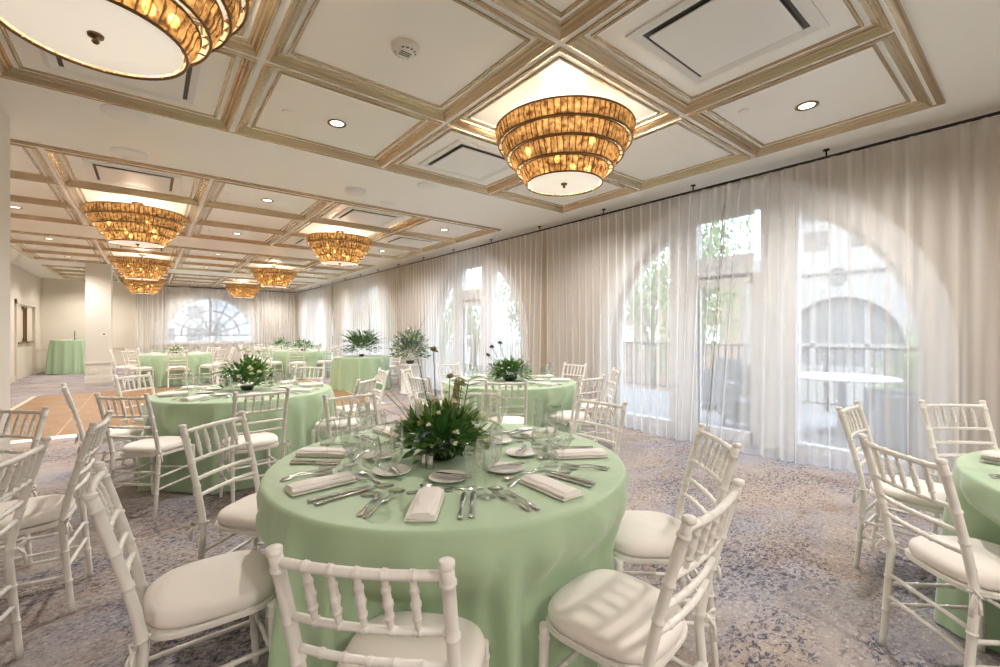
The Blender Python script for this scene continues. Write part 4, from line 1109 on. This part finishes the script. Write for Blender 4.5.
# patio set
def make_wicker():
    r = empty('patio_armchair')
    b = MB(); b.box(-.33, .33, -.30, .33, .12, .40); b.build('seat', 'wicker', r)
    b = MB(); b.add([(-.33, -.30, .12), (.33, -.30, .12), (.33, -.36, .85), (-.33, -.36, .85), (-.33, -.22, .12), (.33, -.22, .12), (.33, -.27, .86), (-.33, -.27, .86)],
                    [(0, 1, 2, 3)[::-1], (4, 5, 6, 7), (0, 4, 7, 3), (1, 2, 6, 5), (3, 7, 6, 2)], 0, False); b.build('backrest', 'wicker', r)
    for s in (-1, 1):
        b = MB(); b.box(s*.33-.05, s*.33+.05, -.30, .33, .12, .64); b.build('arm', 'wicker', r)
        for y in (-.28, .29): b = MB(); b.box(s*.31-.025, s*.31+.025, y-.025, y+.025, -.02, .13); b.build('leg', 'wicker', r)
    return r
WP = Proto(make_wicker())
for (x, y, a, lb) in [(6.75, 1.02, 20, 'grey wicker patio armchair with tall back by the right of the patio table'), (6.65, 2.62, 130, 'grey wicker patio armchair left of the patio table'),
                      (8.0, 3.86, 60, 'grey wicker patio armchair standing beyond the glazed door')]:
    WP.place((x, y, 0), radians(a), lb, 'armchair', 'wicker patio armchairs')
pt = empty('patio_table', (7.25, 1.75, -.02)); tag(pt, 'round pale patio table on the terrace outside the nearest window', 'table')
b = MB(); b.lathe([(.0005, .74), (.60, .74), (.61, .755), (.60, .77), (.0005, .77)], 40); b.build('tabletop', 'tabletopw', pt)
b = MB(); b.lathe([(.0005, 0), (.28, 0), (.28, .03), (.05, .06), (.05, .74)], 20); b.build('pedestal', 'wicker', pt)
# ornamental ironwork beyond the half-round window
ir = empty('iron_trellis', (FX-.15, FARY+1.3, 0)); tag(ir, 'ornamental iron trellis with finials beyond the half-round window', 'trellis')
b = MB()
for (x0, h) in ((-.45, 1.75), (0.0, 2.25), (.5, 1.75)):
    for s in (-.09, .09): b.tube([(x0+s, 0, -.5), (x0+s, 0, h-.15)], .018, 6)
    z = .9
    while z < h-.2: b.tube([(x0-.09, 0, z), (x0+.09, 0, z+.12)], .008, 5); b.tube([(x0+.09, 0, z), (x0-.09, 0, z+.12)], .008, 5); z += .12
    b.tube([(x0, 0, h-.2), (x0, 0, h+.12)], .012, 6)
    for s in (-1, 1): b.tube([(x0, 0, h-.12), (x0+s*.07, 0, h-.08), (x0+s*.08, 0, h), (x0+s*.02, 0, h+.03)], .01, 5)
    b.lathe([(.0005, -.05), (.03, -.02), (.02, .03), (.0005, .07)], 10, (x0, 0, h+.12))
b.tube([(-.6, 0, -.5+.0), (-.6, 0, 1.3)]+[(-.6+.6*(1-cos(pi*k/12))+.03*k*0, 0, 1.3+.45*sin(pi*k/12)) for k in range(1, 13)]+[(.6, 0, -.5)], .014, 6)
b.build('ironwork', pbr('iron_grey', (.12, .12, .12), .6), ir)

# ------------------------------------------------------------------ light and camera
w = bpy.data.worlds.new('sky'); SC.world = w; w.use_nodes = True; nt = w.node_tree; nt.nodes.clear()
wo = nt.nodes.new('ShaderNodeOutputWorld'); bg = nt.nodes.new('ShaderNodeBackground')
tc = nt.nodes.new('ShaderNodeTexCoord'); no = nt.nodes.new('ShaderNodeTexNoise'); no.inputs['Scale'].default_value = 2.; no.inputs['Detail'].default_value = 4
nt.links.new(tc.outputs['Generated'], no.inputs['Vector'])
cr = nt.nodes.new('ShaderNodeValToRGB'); cr.color_ramp.elements[0].color = (.55, .72, 1., 1); cr.color_ramp.elements[1].color = (.86, .93, 1., 1)
cr.color_ramp.elements[0].position = .35; cr.color_ramp.elements[1].position = .6
nt.links.new(no.outputs[0], cr.inputs[0]); nt.links.new(cr.outputs[0], bg.inputs[0]); bg.inputs[1].default_value = 4.4
nt.links.new(bg.outputs[0], wo.inputs[0])
sun = bpy.data.lights.new('sun', 'SUN'); sun.energy = 3.2; sun.angle = .02; sun.color = (1, .95, .87)
so = bpy.data.objects.new('sun', sun); COL.objects.link(so); so.rotation_euler = Vector((.75, .35, -.75)).to_track_quat('-Z', 'Y').to_euler()
for c in [-3.03, 2.42, 7.87, 13.3, 18.6]:
    pl = bpy.data.lights.new('window_portal', 'AREA'); pl.shape = 'RECTANGLE'; pl.size = 3.5; pl.size_y = 2.9; pl.cycles.is_portal = True
    po = bpy.data.objects.new('window_portal', pl); COL.objects.link(po); po.location = (WALLX+.32, c, 1.45); po.rotation_euler = Vector((-1, 0, 0)).to_track_quat('-Z', 'Y').to_euler()
cam = bpy.data.cameras.new('camera'); co = bpy.data.objects.new('camera', cam); COL.objects.link(co)
cam.sensor_width = 36; cam.lens = 440/1000*36; cam.shift_y = -.0025; cam.clip_start = .02; cam.clip_end = 500
co.location = (0, 0, CH); co.rotation_euler = (pi/2, 0, -TH)
SC.camera = co
SC.view_settings.view_transform = 'Standard'; SC.view_settings.look = 'None'; SC.view_settings.gamma = 1; SC.view_settings.use_curve_mapping = False
SC.view_settings.exposure = 0.54
cy_ = SC.cycles
cy_.use_denoising = True; cy_.max_bounces = 10; cy_.diffuse_bounces = 5; cy_.glossy_bounces = 4; cy_.transmission_bounces = 6; cy_.transparent_max_bounces = 24
cy_.sample_clamp_indirect = 6; cy_.caustics_reflective = False; cy_.caustics_refractive = False
